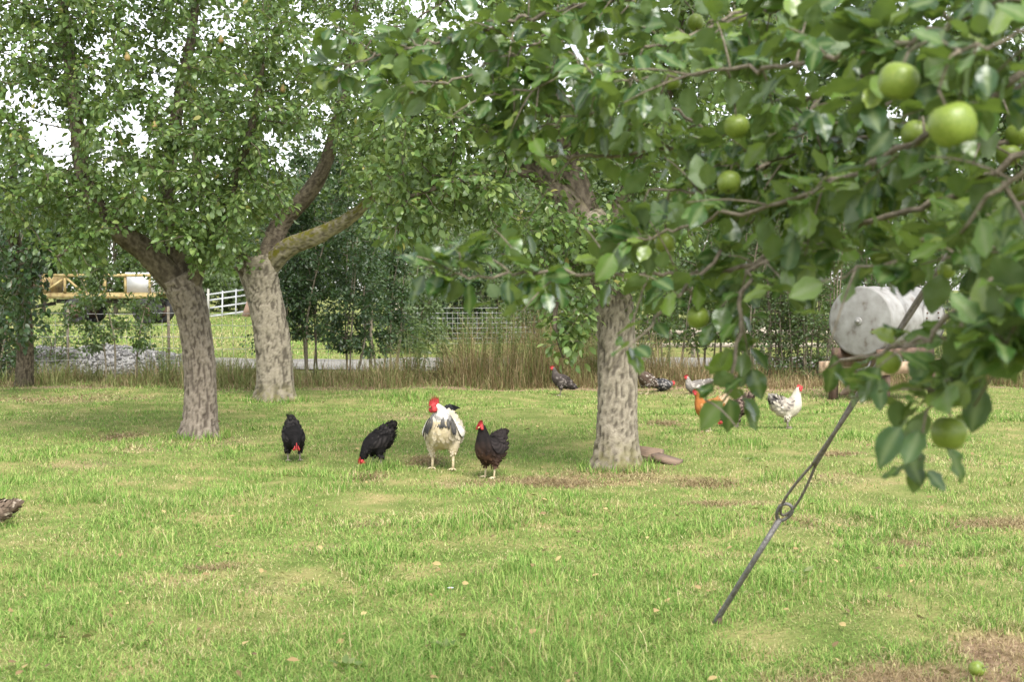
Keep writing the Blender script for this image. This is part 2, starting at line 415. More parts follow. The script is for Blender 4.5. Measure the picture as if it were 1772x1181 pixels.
def build_track():
    """pale stony track behind the hedge"""
    xs = np.linspace(-22, 22, 90); V = []; 
    for x in xs:
        c = 31.0 + 0.4 * math.sin(x * 0.35)
        for k, o in enumerate((-2.2, -1.2, 0, 1.2, 2.2)):
            V.append((x, c + o + 0.15 * math.sin(x * 3.1 + k), float(gz(x, c + o)) + 0.03 + 0.03 * (k in (1, 3))))
    q = [(i * 5 + k, i * 5 + 5 + k, i * 5 + 6 + k, i * 5 + 1 + k) for i in range(len(xs) - 1) for k in range(4)]
    m = noise_mat('stone_track', [(0.3, (0.16, 0.15, 0.125)), (0.7, (0.28, 0.265, 0.24))], 6, 0.95, 0.8, 25)
    tag(link('stone_track', np_mesh('stone_track', V, quads=q, mat=m)), kind='structure')
build_track()

# ------------------------------------------------------------------ short grass
def blades(x, y, h, wd, lean, segs, droop=0.35):
    """curved tapering blades: returns vertices and quads/tris"""
    n = len(x)
    az = rng.uniform(0, 2 * math.pi, n)
    dx, dy = np.cos(az), np.sin(az)
    px_, py_ = -dy, dx
    z0 = gz(x, y) - 0.012
    V = []
    for k in range(segs + 1):
        f = k / segs
        b = lean * h * f * f
        ww = wd * (1 - f ** 1.6) * 0.5 if k < segs else 0 * wd
        cx = x + dx * b; cy = y + dy * b; cz = z0 + h * (f - droop * lean * f * f)
        if k < segs:
            V.append(np.stack([cx - px_ * ww, cy - py_ * ww, cz], -1)); V.append(np.stack([cx + px_ * ww, cy + py_ * ww, cz], -1))
        else:
            V.append(np.stack([cx, cy, cz], -1))
    nv = 2 * segs + 1
    V = np.stack(V, 1).reshape(-1, 3)
    o = np.arange(n)[:, None] * nv
    q = [o + np.array([2 * k, 2 * k + 1, 2 * k + 3, 2 * k + 2]) for k in range(segs - 1)]
    q = np.stack(q, 1).reshape(-1, 4) if q else None
    t = o + np.array([2 * segs - 2, 2 * segs - 1, 2 * segs])
    return V, q, t, nv

def build_grass():
    n = 430000
    d = np.exp(rng.uniform(math.log(5.0), math.log(24.6), n))
    x = rng.uniform(-1, 1, n) * (0.375 * d + 0.5); y = d
    s = soil(x, y); dr = dryness(x, y)
    hn = fbm(x * 1.5, y * 1.2, 21)
    tuft = np.clip((fbm(x * 2.2, y * 1.9, 31) - 0.55) * 7, 0, 1) * np.clip(fbm(x * .5, y * .5, 33) * 2.2 - .5, 0, 1)
    keep = rng.random(n) > np.clip(s * 1.05, 0, 0.96)
    x, y, d, s, dr, hn, tuft = [a[keep] for a in (x, y, d, s, dr, hn, tuft)]
    m = len(x)
    dry = (rng.random(m) < (0.12 + 0.66 * dr * (1 - 0.85 * tuft) + 0.5 * s)).astype(float) * rng.uniform(0.6, 1, m)
    h = (0.020 + 0.045 * hn + 0.06 * tuft) * rng.uniform(0.5, 1.35, m) * (1 - 0.45 * s) * np.where(dry > 0, 0.75, 1)
    lean = rng.uniform(0.2, 1.5, m)
    wd = np.maximum(0.0052, 0.00076 * d) * rng.uniform(0.7, 1.3, m)
    VV = []; QQ = []; TT = []; DD = []; off = 0
    for sel, sg in ((d < 10.5, 2), (d >= 10.5, 1)):
        V, q, t, nv = blades(x[sel], y[sel], h[sel], wd[sel], lean[sel], sg)
        if q is not None: QQ.append(q + off)
        TT.append(t + off); VV.append(V); DD.append(np.repeat(dry[sel], nv)); off += len(V)
    me = np_mesh('grass', np.concatenate(VV), tris=np.concatenate(TT), quads=np.concatenate(QQ), mat=M['blade'], attrs={'dry': np.concatenate(DD)})
    tag(link('grass', me), 'short green and straw coloured orchard grass around the hens', 'grass', kind='stuff')
    # coarse tufts standing above the sward
    c = [(1290, 775, .16, 0.28), (1350, 825, .16, .22), (560, 850, .14, .3), (250, 945, .18, .28), (830, 915, .2, .25), (1000, 1150, .22, .4), (960, 1080, .2, .35), (1240, 920, .15, .3),
         (1420, 885, .14, .22), (1360, 1030, .16, .25), (655, 815, .15, .16), (675, 812, .13, .1), (640, 812, .1, .1), (350, 1050, .15, .3), (880, 1010, .16, .3), (120, 1000, .14, .3), (1600, 1000, .14, .3),
         (560, 1100, .15, .3), (1490, 1010, .15, .35), (700, 690, .16, .5), (940, 1000, .15, .2), (480, 900, .14, .3), (1180, 1010, .15, .2), (300, 880, .15, .4), (1700, 1060, .12, .4), (150, 860, .14, .3), (1080, 1040, .14, .3)]
    X = []; Y = []; H = []; D = []
    for px, py, hh, rr in c:
        g = G(px, py); k = int(260 * rr / 0.25)
        X.append(g.x + rng.normal(0, rr * 0.55, k)); Y.append(g.y + rng.normal(0, rr * 0.7, k)); H.append(hh * .75 * rng.uniform(0.4, 1.25, k)); D.append(np.full(k, g.y))
    for px, py, rr in ((345, 757, .25), (478, 692, .33), (1068, 811, .27)):
        g = G(px, py); k = 420; a = rng.uniform(0, 6.28, k); r_ = rr * rng.uniform(.85, 1.5, k)
        X.append(g.x + r_ * np.cos(a)); Y.append(g.y + r_ * np.sin(a)); H.append(rng.uniform(.04, .15, k)); D.append(np.full(k, g.y))
    x, y, h, d = map(np.concatenate, (X, Y, H, D))
    V, q, t, nv = blades(x, y, h, np.maximum(0.005, 0.0006 * d) * rng.uniform(.7, 1.3, len(x)), rng.uniform(0.1, 1.0, len(x)), 3)
    me = np_mesh('coarse_grass', V, tris=t, quads=q, mat=M['blade'], attrs={'dry': np.repeat((rng.random(len(x)) < 0.08) * 0.8, nv)})
    tag(link('coarse_grass', me), 'taller fresh green grass tufts scattered over the lawn', 'grass', kind='stuff')
    # dead clippings and scratched-up turf lying on the bare places
    X = []; Y = []
    for cx, cy, rx, ry, k in _soil:
        if k < 0.45: continue
        m = int(900 * rx * ry * 1.6 / 0.1 * k) if cy < 22 else 120
        m = min(m, 900)
        X.append(rng.normal(cx, rx * 0.5, m)); Y.append(rng.normal(cy, ry * 0.75, m))
    x = np.concatenate(X); y = np.concatenate(Y); m = len(x)
    V, q, t, nv = blades(x, y, rng.uniform(0.02, 0.07, m), np.maximum(0.004, 0.0006 * y) * rng.uniform(.7, 1.3, m), rng.uniform(0.8, 2.6, m), 2, droop=0.28)
    me = np_mesh('dead_grass', V, tris=t, quads=q, mat=M['tall_blade'], attrs={'dry': np.repeat(rng.uniform(0.7, 1, m), nv)})
    tag(link('dead_grass', me), 'brown dead grass scratched up on the bare patches', 'grass', kind='stuff')
    # mown field beyond the hedge
    n = 60000
    d = np.exp(rng.uniform(math.log(33.5), math.log(100), n)); x = (rng.uniform(-60, 960, n) - 886) / F * d
    V, q, t, nv = blades(x, d, rng.uniform(0.04, 0.12, n), 0.0009 * d * rng.uniform(.7, 1.3, n), rng.uniform(0.2, 1.4, n), 1)
    dr = (rng.random(n) < 0.15 + 0.5 * np.clip((fbm(x * .2, d * .12, 5) - .5) * 4, 0, 1)) * 0.8
    me = np_mesh('field_grass', V, tris=t, quads=q, mat=M['blade'], attrs={'dry': np.repeat(dr, nv)})
    tag(link('field_grass', me), 'bright green grass of the field beyond the wire fence', 'grass', kind='stuff')
build_grass()

def build_tall_grass():
    """unmown strip under the hedge"""
    prof = [(-120, .45), (60, .5), (200, .5), (260, .75), (330, .6), (430, .65), (520, .4), (600, .4), (680, .6), (760, 1.05), (900, 1.35), (1040, 1.2), (1150, .85), (1250, .75), (1330, .5), (1430, .4), (1520, .45), (1650, .9), (1900, .8)]
    px, hh = np.array(prof).T
    n = 46000
    u = rng.uniform(-120, 1900, n); d = rng.uniform(23.3, 26.2, n)
    x = (u - 886) / F * d
    d = d + 0.9 * (fbm(x * 0.9, x * 0 + 3.0, 47) - .35) * (d < 24.6)
    clump = np.clip(fbm(x * 1.4, d * 1.6, 41) * 2.6 - 0.5, 0.2, 1.4)
    h = np.interp(u, px, hh) * clump * rng.uniform(0.35, 1.15, n) * np.clip((d - 23.1) / 1.3, 0.2, 1)
    keep = rng.random(n) < np.interp(u, [-120, 60, 240, 520, 640, 1040, 1300, 1420, 1900], [.5, .55, .9, .6, .9, 1, .8, .4, .8])
    u, x, d, h = u[keep], x[keep], d[keep], h[keep]; n = len(x)
    dryp = np.interp(u, [0, 240, 420, 560, 700, 800, 1040, 1150, 1400, 1900], [.4, .35, .35, .5, .55, .75, .75, .85, .75, .4]) * (0.6 + 0.8 * fbm(x * 0.8, d, 44))
    dry = (rng.random(n) < dryp) * rng.uniform(0.7, 1, n)
    V, q, t, nv = blades(x, d, h, rng.uniform(0.006, 0.015, n), rng.uniform(0.05, 1.0, n) + 1.0 * (rng.random(n) < .3), 2)
    me = np_mesh('tall_dry_grass', V, tris=t, quads=q, mat=M['tall_blade'], attrs={'dry': np.repeat(dry, nv)})
    tag(link('tall_dry_grass', me), 'tall unmown grass turned brown along the foot of the hedge', 'grass', kind='stuff')
build_tall_grass()

# ================================================================== TREES
def cell_crack(p):
    """F2-F1 of jittered cells at (n,3) points"""
    ip = np.floor(p); best = np.full(len(p), 9.0); sec = np.full(len(p), 9.0); bid = np.zeros(len(p))
    for a in (-1, 0, 1):
        for b in (-1, 0, 1):
            for c in (-1, 0, 1):
                q = ip + (a, b, c)
                j = [np.modf(np.abs(np.sin(q @ np.array(k)) * 43758.5453))[0] for k in ((127.1, 311.7, 74.7), (269.5, 183.3, 246.1), (113.5, 271.9, 124.6))]
                dd = np.linalg.norm(q + np.stack(j, -1) - p, axis=1)
                closer = dd < best
                sec = np.where(closer, best, np.minimum(sec, dd)); bid = np.where(closer, j[0], bid); best = np.where(closer, dd, best)
    return sec - best, bid

def bark_tube(line, name, mat, parent, base, sides=56, step=0.018, cell=(0.033, 0.13), depth=0.017, flare=0.0, knots=()):
    """line: rows of x,y,z,r (world). One woody member with fissured bark."""
    line = np.asarray(line, float)
    L = np.linalg.norm(np.diff(line[:, :3], axis=0), axis=1).sum()
    n = max(12, int(L / step))
    l4 = smooth_line(line, n)
    pts, rad = l4[:, :3], np.maximum(l4[:, 3], 0.004)
    T, N, B = frames(pts)
    s = np.concatenate([[0], np.cumsum(np.linalg.norm(np.diff(pts, axis=0), axis=1))])
    a = np.arange(sides) * 2 * math.pi / sides
    A, S = np.meshgrid(a, s); Rr = np.repeat(rad[:, None], sides, 1)
    low = 1 + 0.06 * np.sin(A * 2 + S * 1.3) + 0.045 * np.sin(A * 3 - S * 2.1 + 1) + 0.05 * (vnoise(A * 1.9, S * 4.0, 3) - .5)
    if flare:
        low = low + flare * np.exp(-S / 0.13) * (1 + 0.55 * np.sin(A * 5 + 0.6)) + 0.25 * flare * np.exp(-S / 0.5)
    Rr = Rr * low
    q = np.stack([np.cos(A) * Rr, np.sin(A) * Rr, S], -1).reshape(-1, 3)
    wob = 0.014 * (np.stack([vnoise(q[:, 2] * 9 + k * 7, q[:, k] * 20, k) for k in (0, 1, 0)], -1) - .5)
    wob[:, 2] = 0
    nf = max(6, round(2 * math.pi * float(np.median(rad)) / cell[0]))
    cA, sA = np.cos(A).ravel(), np.sin(A).ravel(); Sr = S.ravel()
    ph = A.ravel() * nf / (2 * math.pi) + 1.7 * (vnoise(cA * 2.2 + 9, Sr * 3.6 + sA * 2.2, 3) - .5) + 0.9 * (vnoise(cA * 7 + 4, Sr * 12 + sA * 7, 5) - .5) + 0.45 * (vnoise(cA * 17 + 1, Sr * 30 + sA * 17, 6) - .5)
    pid = np.mod(np.floor(ph), nf); fr1 = np.abs(ph - np.floor(ph) - .5) * 2                       # 1 at a furrow
    wide = 0.30 + 0.38 * vnoise(cA * 5 + 2, Sr * 6 + sA * 5, 7)
    crack = np.clip((fr1 - (1 - wide)) / (0.55 * wide), 0, 1) * np.clip(vnoise(cA * 6, Sr * 8 + sA * 6, 9) * 1.6 + .15, 0.3, 1)
    hp = Sr / cell[1] * 1.6 + hash2(pid, pid * 0, 3) * 7 + 0.5 * vnoise(cA * 12, Sr * 9 + sA * 12, 4)
    brk = np.clip(1 - np.abs(hp - np.floor(hp) - .5) / 0.10, 0, 1) * (hash2(pid, np.floor(hp), 6) > .3)
    crack = np.maximum(crack, 0.6 * brk); cid = hash2(pid, np.floor(hp), 8)
    dsp = (-depth * crack + 0.45 * depth * (cid - 0.5)) * np.clip(Rr.ravel() / 0.14, 0.15, 1)
    for (ks, ka, kr, kd) in knots:
        dist = np.hypot(S - ks, (((A - ka + math.pi) % (2 * math.pi)) - math.pi) * Rr)
        dsp = dsp + (kd * np.exp(-(dist / kr) ** 2)).ravel()
    rr = Rr.ravel() + dsp
    rr = rr.reshape(Rr.shape)
    V = pts[:, None, :] + rr[..., None] * (np.cos(A)[..., None] * N[:, None, :] + np.sin(A)[..., None] * B[:, None, :])
    i = np.arange(n - 1)[:, None] * sides; j = np.arange(sides)[None, :]; j2 = (j + 1) % sides
    Q = np.stack([i + j, i + j2, i + sides + j2, i + sides + j], -1).reshape(-1, 4)
    V = V.reshape(-1, 3); c0 = len(V); V = np.concatenate([V, pts[-1:]])
    t = [(c0, (n - 1) * sides + k, (n - 1) * sides + (k + 1) % sides) for k in range(sides)]
    me = np_mesh(name, V - np.array(base), tris=t, quads=Q, mat=mat, smooth=True, attrs={'crack': np.concatenate([np.minimum(crack, 1) * .8, [0]])})
    return link(name, me, parent)

def colonize(nodes, parent, attr, step=0.12, infl=0.9, kill=0.17, iters=70, bias=(0, 0, 0.05)):
    nodes = [np.asarray(p, float) for p in nodes]; parent = list(parent)
    attr = np.asarray(attr, float)
    Nn = np.array(nodes)
    d2 = ((attr[:, None, :] - Nn[None]) ** 2).sum(-1)
    near = d2.argmin(1); nd = np.sqrt(d2.min(1)); alive = nd > kill
    for it in range(iters):
        act = np.where(alive & (nd < infl + 0.02 * it))[0]
        if not len(act): break
        Nn = np.array(nodes)
        acc = np.zeros_like(Nn); v = attr[act] - Nn[near[act]]; v /= np.linalg.norm(v, axis=1, keepdims=True) + 1e-9
        np.add.at(acc, near[act], v)
        idx = np.unique(near[act])
        dr = acc[idx]; dr = dr / (np.linalg.norm(dr, axis=1, keepdims=True) + 1e-9) + np.array(bias) + rng.normal(0, 0.18, dr.shape)
        dr /= np.linalg.norm(dr, axis=1, keepdims=True)
        new = Nn[idx] + step * dr
        b0 = len(nodes)
        nodes.extend(new); parent.extend(idx.tolist())
        d2 = ((attr[:, None, :] - new[None]) ** 2).sum(-1)
        mn = np.sqrt(d2.min(1)); am = d2.argmin(1)
        up = mn < nd
        near = np.where(up, b0 + am, near); nd = np.where(up, mn, nd)
        alive &= nd > kill
        if len(nodes) > 6000: break
    return np.array(nodes), np.array(parent)

def branch_mesh(nodes, parent, fixed, tip=0.003, expo=2.4):
    """tubes for grown nodes (index >= fixed); returns MB and node radii"""
    n = len(nodes); acc = np.zeros(n); kids = [[] for _ in range(n)]
    for i in range(fixed, n): kids[parent[i]].append(i)
    rad = np.zeros(n)
    for i in range(n - 1, fixed - 1, -1):
        rad[i] = max(tip, acc[i] ** (1 / expo)) if acc[i] > 0 else tip
        if parent[i] >= 0: acc[parent[i]] += rad[i] ** expo
    rad = np.minimum(rad, 0.045)
    mb = MB(); done = set()
    def main_child(i):
        return max(kids[i], key=lambda k: rad[k]) if kids[i] else None
    starts = [i for i in range(fixed, n) if parent[i] < fixed or main_child(parent[i]) != i]
    for s in starts:
        ch = [parent[s], s]
        while True:
            k = main_child(ch[-1])
            if k is None: break
            ch.append(k)
        pts = nodes[ch]; r = rad[ch].copy(); r[0] = r[1] if len(r) > 1 else tip
        r[-1] *= 0.6
        mb.tube(pts, r, 6 if r[0] > 0.012 else 4, caps=False)
    return mb, rad, kids

# leaf outlines: rows of (x, y, z), length 1 along +y, upper face +z
def leaf_template(kind):
    if kind == 'oval':      # 8 triangles, folded along the midrib
        V = [(0, 0, 0), (-.26, .28, .06), (0, .30, 0), (.26, .28, .06), (-.24, .62, .05), (0, .64, -.03), (.24, .62, .05), (0, 1, -.12)]
        T = [(0, 2, 1), (0, 3, 2), (1, 2, 5), (1, 5, 4), (2, 3, 6), (2, 6, 5), (4, 5, 7), (5, 6, 7)]
    elif kind == 'simple':  # 4 triangles
        V = [(0, 0, 0), (-.28, .45, .06), (0, .48, -.02), (.28, .45, .06), (0, 1, -.08)]
        T = [(0, 2, 1), (0, 3, 2), (1, 2, 4), (2, 3, 4)]
    elif kind == 'ovate':   # 4 triangles, rounded outline
        V = [(0, 0, 0), (-.27, .30, .07), (.27, .30, .03), (-.25, .66, .02), (.25, .66, .05), (0, 1, -.12)]
        T = [(0, 2, 1), (1, 2, 4), (1, 4, 3), (3, 4, 5)]
    elif kind == 'card':    # 2 triangles
        V = [(0, 0, 0), (-.34, .5, .05), (.34, .5, .05), (0, 1, -.05)]
        T = [(0, 2, 1), (1, 2, 3)]
    return np.array(V, float), np.array(T, int)

def orient(dirs, nrm):
    Yv = dirs / (np.linalg.norm(dirs, axis=1, keepdims=True) + 1e-9)
    Zv = nrm - Yv * (nrm * Yv).sum(1, keepdims=True); Zv /= np.linalg.norm(Zv, axis=1, keepdims=True) + 1e-9
    return np.cross(Yv, Zv), Yv, Zv

def leaves_np(pos, dirs, nrm, size, kind, width=1.0):
    V, T = leaf_template(kind); X, Y, Z = orient(dirs, nrm)
    s = np.asarray(size)[:, None, None]
    W = pos[:, None, :] + s * (V[None, :, 0:1] * width * X[:, None] + V[None, :, 1:2] * Y[:, None] + V[None, :, 2:3] * Z[:, None])
    t = (np.arange(len(pos))[:, None, None] * len(V) + T[None]).reshape(-1, 3)
    return W.reshape(-1, 3), t

def frame_quat(X, Y, Z):
    return Matrix((Vector(X), Vector(Y), Vector(Z))).transposed().to_quaternion()

def leaf_objects(parent, base, pos, dirs, nrm, size, meshes, name='leaf', width=1.0):
    X, Y, Z = orient(dirs, nrm)
    for i in range(len(pos)):
        o = bpy.data.objects.new(name, meshes[i % len(meshes)]); COL.objects.link(o)
        o.parent = parent; o.location = pos[i] - np.array(base)
        o.rotation_mode = 'QUATERNION'; o.rotation_quaternion = frame_quat(X[i], Y[i], Z[i]); o.scale = (size[i] * width, size[i], size[i])

def single_leaf_mesh(name, kind, mat, k):
    V, T = leaf_template(kind); V = V.copy(); V[:, 2] *= 0.6 + 0.5 * k; V[:, 0] *= 0.92 + 0.08 * k
    return np_mesh(name, V, tris=T, mat=mat, smooth=False)

PEAR_LEAVES = [single_leaf_mesh('pear_leaf', 'oval', M['pear_leaf'], k) for k in range(3)]

def spread_leaves(nodes, parent, rad, thin, per, reach, droop, up=0.55):
    """leaf places on the thin ends of a branching"""
    idx = np.where(rad < thin)[0]; idx = idx[parent[idx] >= 0]
    idx = np.repeat(idx, per); n = len(idx)
    f = rng.random((n, 1))
    pos = nodes[idx] * f + nodes[parent[idx]] * (1 - f)
    ax = nodes[idx] - nodes[parent[idx]]; ax /= np.linalg.norm(ax, axis=1, keepdims=True) + 1e-9
    out = rng.normal(0, 1, (n, 3)); out /= np.linalg.norm(out, axis=1, keepdims=True)
    pos = pos + out * reach * rng.uniform(0.15, 1.0, (n, 1))
    dirs = out * 0.9 + ax * 0.5 + np.array([0, 0, -droop]); 
    nrm = rng.normal(0, 0.75, (n, 3)) + np.array([0, 0, up]) + out * 0.45
    return pos, dirs, nrm

def ell(n, px, py, d, rx, ry, rd):
    """points inside an ellipsoid centred on a photo pixel; radii in metres"""
    c = np.array(P(px, py, d)); p = rng.normal(0, 1, (n, 3)); p /= np.linalg.norm(p, axis=1, keepdims=True)
    return c + p * (rng.random((n, 1)) ** 0.42) * np.array([rx, rd, ry])

def pear_tree(name, label, trunk, limbs, blobs, bark, limb_bark, d0, leaf=0.08, per=5, group=None, keep_out=(), knots=(), n_obj=300, gaps=()):
    """trunk: rows px,py,d,rpx (radius in photo pixels); limbs: list of such rows; blobs: crown volumes"""
    base = P(trunk[0][0], trunk[0][1], trunk[0][2]); base.z = float(gz(base.x, base.y))
    root = empty(name, base, label, 'tree', group)
    def world(rows): return [(*P(a, b, d), r * d / F) for a, b, d, r in rows]
    tl = world(trunk); tl[0] = (tl[0][0], tl[0][1], base.z - 0.06, tl[0][3])
    bark_tube(tl, 'trunk', bark, root, base, flare=0.40, knots=knots)
    nodes = []; par = []
    for rows, mt in limbs:
        wl = world(rows)
        bark_tube(wl, 'limb', mt or limb_bark, root, base, sides=30, step=0.028, cell=(0.028, 0.09), depth=0.011)
        ln = smooth_line(wl, max(6, int(sum((Vector(wl[i + 1][:3]) - Vector(wl[i][:3])).length for i in range(len(wl) - 1)) / 0.12)))[:, :3]
        b0 = len(nodes)
        for i, p in enumerate(ln[2:]):
            nodes.append(p); par.append(b0 + i - 1 if i else -1)
    fixed = len(nodes)
    attr = np.concatenate([ell(int(b[0] * 1.9), *b[1:]) for b in blobs])
    u, v = proj(attr); ok = np.ones(len(attr), bool)
    for (x0, y0, x1, y1) in keep_out: ok &= ~((u > x0) & (u < x1) & (v > y0) & (v < y1))
    for (gx, gy, gr) in gaps: ok &= np.hypot(u - gx, (v - gy) * 0.8) > gr * .7
    nodes, par = colonize(nodes, par, attr[ok], kill=0.14)
    mb, rad, kids = branch_mesh(nodes, par, fixed)
    off = np.array(base)
    mb.v = [a - off for a in mb.v]
    tag(mb.build('branches', M['twig'], root), kind='stuff')
    rad[:fixed] = 1
    print(name, 'nodes', len(nodes))
    pos, dirs, nrm = spread_leaves(nodes, par, rad, 0.0105, int(per * 2.5), 0.13, 0.55)
    u, v = proj(pos); ok = np.ones(len(pos), bool)
    for (x0, y0, x1, y1) in keep_out: ok &= ~((u > x0) & (u < x1) & (v > y0) & (v < y1))
    for (gx, gy, gr) in gaps: ok &= (np.hypot(u - gx, (v - gy) * 0.8) > gr * .9) | (rng.random(len(pos)) < 0.35)
    pos, dirs, nrm = pos[ok], dirs[ok], nrm[ok]
    size = leaf * rng.uniform(0.5, 1.25, len(pos))
    u, v = proj(pos)
    vis = (u > -10) & (u < 1780) & (v > -10)
    order = np.argsort(np.where(vis, pos[:, 1], 1e6) - size * 4)
    a, b = order[:n_obj], order[n_obj:]
    leaf_objects(root, base, pos[a], dirs[a], nrm[a], size[a], PEAR_LEAVES)
    W, t = leaves_np(pos[b], dirs[b], nrm[b], size[b], 'ovate')
    tag(link('crown', np_mesh('crown', W - off, tris=t, mat=M['pear_leaf']), root), kind='stuff')
    return root, nodes, rad, base

def ray_blobs(*rows):
    return [(n, px, py, d, rx, ry, rd) for n, px, py, d, rx, ry, rd in rows]

# --- pear tree on the left
T1, n1, r1, b1 = pear_tree('pear_tree', 'leaning pear tree with reddish knot low on its scaly grey trunk', 
    [(346, 760, 15.8, 28), (348, 700, 15.8, 26), (344, 620, 15.75, 25), (333, 550, 15.7, 26.5), (316, 500, 15.65, 30), (304, 478, 15.6, 26)],
    [([(330, 520, 15.7, 22), (298, 480, 15.65, 24), (255, 437, 15.5, 20), (203, 398, 15.3, 17), (162, 350, 15.2, 15), (140, 280, 15.2, 14), (130, 180, 15.2, 12), (115, 60, 15.2, 10), (100, -90, 15.2, 6)], None),
     ([(322, 515, 15.7, 22), (308, 440, 15.7, 18), (288, 350, 15.8, 14), (305, 200, 15.9, 11), (335, 40, 16.0, 8), (340, -90, 16.0, 5)], None),
     ([(328, 510, 15.7, 18), (350, 440, 15.5, 12), (390, 350, 15.3, 9), (430, 240, 15.1, 7), (455, 110, 15.0, 5)], None),
     ([(203, 398, 15.3, 5), (175, 398, 15.1, 4), (135, 418, 14.9, 3.5), (100, 445, 14.8, 2.5)], None)],
    ray_blobs((330, 250, 200, 15.5, 1.9, 1.9, 1.5), (160, 300, 370, 15.0, 1.0, 0.75, 0.7), (140, 120, 250, 15.2, 1.1, 1.3, 0.9), (160, 400, 330, 15.1, 0.75, 0.85, 0.8),
              (160, 300, -120, 15.6, 2.2, 1.2, 1.5), (200, 60, 70, 15.3, 1.0, 1.0, .8), (110, 200, 40, 15.5, .9, .7, .8), (70, 60, 330, 15.2, .6, .5, .6), (70, 160, 430, 14.9, 0.5, 0.35, 0.5), (40, 375, 420, 15.0, 0.25, 0.35, 0.3), (120, 450, 120, 15.0, 0.8, 0.9, 0.7)),
    M['bark_red'], M['bark_limb'], 15.8, leaf=0.077, per=6, keep_out=[(80, 470, 330, 800), (-50, 560, 420, 800), (330, 500, 420, 640), (185, 400, 262, 520), (235, 432, 325, 560), (415, 385, 640, 520)],
    knots=[(0.63, 4.6, 0.05, 0.02), (0.60, 4.7, 0.025, -0.035)], gaps=[(105, 255, 38), (180, 85, 26), (75, 215, 35), (190, 280, 24), (300, 75, 22), (335, 270, 15), (235, 190, 12)])
# --- pear tree behind it
T2, n2, r2, b2 = pear_tree('pear_tree', 'thick pear tree forking into a mossy arched limb in front of the hedge',
    [(478, 694, 21.4, 31), (476, 640, 21.4, 28.5), (468, 570, 21.4, 28.5), (455, 510, 21.4, 29), (446, 465, 21.4, 34), (442, 445, 21.4, 30)],
    [([(448, 480, 21.4, 20), (418, 452, 21.3, 17), (385, 415, 21.2, 13), (350, 340, 21.1, 10), (335, 220, 21.0, 7), (320, 80, 21.0, 5)], None),
     ([(456, 475, 21.4, 22), (472, 425, 21.4, 18), (487, 385, 21.4, 16), (530, 338, 21.3, 14), (562, 285, 21.2, 12), (585, 200, 21.1, 9), (610, 70, 21.0, 6), (620, -60, 21, 4)], M['bark_limb']),
     ([(465, 462, 21.4, 18), (500, 428, 21.2, 16), (550, 407, 21.0, 14), (600, 380, 20.8, 11), (640, 345, 20.6, 8), (680, 280, 20.4, 6), (705, 190, 20.3, 4)], M['bark_moss'])],
    ray_blobs((260, 590, 110, 20.8, 1.7, 1.4, 1.5), (150, 690, 290, 20.0, 0.85, 0.75, 0.8), (120, 430, 400, 20.9, 0.55, 0.65, 0.5), (120, 420, 230, 20.9, 1.1, 1.1, 0.9),
              (90, 630, 220, 20.3, 0.9, 0.9, 0.9), (150, 550, -90, 21, 2.0, 1.0, 1.4)),
    M['bark_pear'], M['bark_limb'], 21.4, leaf=0.082, per=5, keep_out=[(380, 470, 760, 800), (450, 372, 640, 480), (505, 290, 560, 380)],
    gaps=[(555, 85, 40), (470, 265, 26), (455, 290, 30), (530, 270, 55), (480, 320, 24), (590, 130, 20), (380, 270, 15)], n_obj=220)
# --- pear tree in the middle
T3, n3, r3, b3 = pear_tree('pear_tree', 'straight pear tree with deeply fissured pale bark beside the brown slab',
    [(1068, 812, 13.1, 37), (1068, 740, 13.1, 33), (1067, 640, 13.1, 32), (1063, 540, 13.1, 31), (1048, 450, 13.05, 33), (1025, 395, 13.0, 36), (1012, 372, 13.0, 30)],
    [([(1035, 420, 13.0, 28), (985, 360, 12.9, 26), (935, 300, 12.8, 21), (885, 250, 12.7, 15), (840, 225, 12.6, 12), (770, 150, 12.4, 9), (715, 40, 12.3, 6)], None),
     ([(1030, 410, 13.05, 28), (1000, 330, 13.1, 23), (968, 220, 13.1, 18), (948, 120, 13.1, 15), (972, 20, 13.1, 12), (990, -90, 13.1, 8)], None),
     ([(1040, 430, 13.05, 22), (1085, 340, 13.2, 16), (1130, 230, 13.4, 12), (1170, 100, 13.5, 9), (1185, -60, 13.6, 6)], None),
     ([(1040, 440, 13.0, 10), (1005, 450, 12.7, 7), (972, 490, 12.5, 5), (960, 560, 12.4, 3.5), (975, 620, 12.4, 2)], None),
     ([(935, 300, 12.8, 9), (870, 300, 12.5, 7), (790, 315, 12.2, 5), (710, 340, 12.0, 3)], None)],
    ray_blobs((170, 760, 300, 12.2, 0.75, 0.55, 0.7), (130, 880, 120, 12.4, 1.0, 0.9, 0.8), (120, 1010, 440, 12.5, 0.45, 0.5, 0.4), (90, 985, 560, 12.4, 0.25, 0.42, 0.25), (170, 1110, 200, 13.1, 0.9, 1.1, 0.8), (150, 1180, 40, 13.3, 1.0, 0.8, 0.8),
              (120, 720, 180, 12.2, 0.6, 0.75, 0.7), (140, 960, -100, 12.9, 1.6, 0.9, 1.2), (120, 930, 400, 12.4, 0.55, 0.35, 0.5), (70, 1120, 420, 12.9, 0.5, 0.6, 0.4), (50, 700, 390, 12.1, 0.35, 0.25, 0.3)),
    M['bark_pear'], M['bark_limb'], 13.1, leaf=0.08, per=6, keep_out=[(1030, 620, 1110, 830), (640, 480, 925, 800), (500, 430, 800, 800), (1075, 640, 1300, 800)],
    gaps=[(1015, 95, 48), (985, 140, 30), (1050, 60, 30), (760, 330, 14), (1080, 270, 22), (905, 330, 22)], n_obj=300)
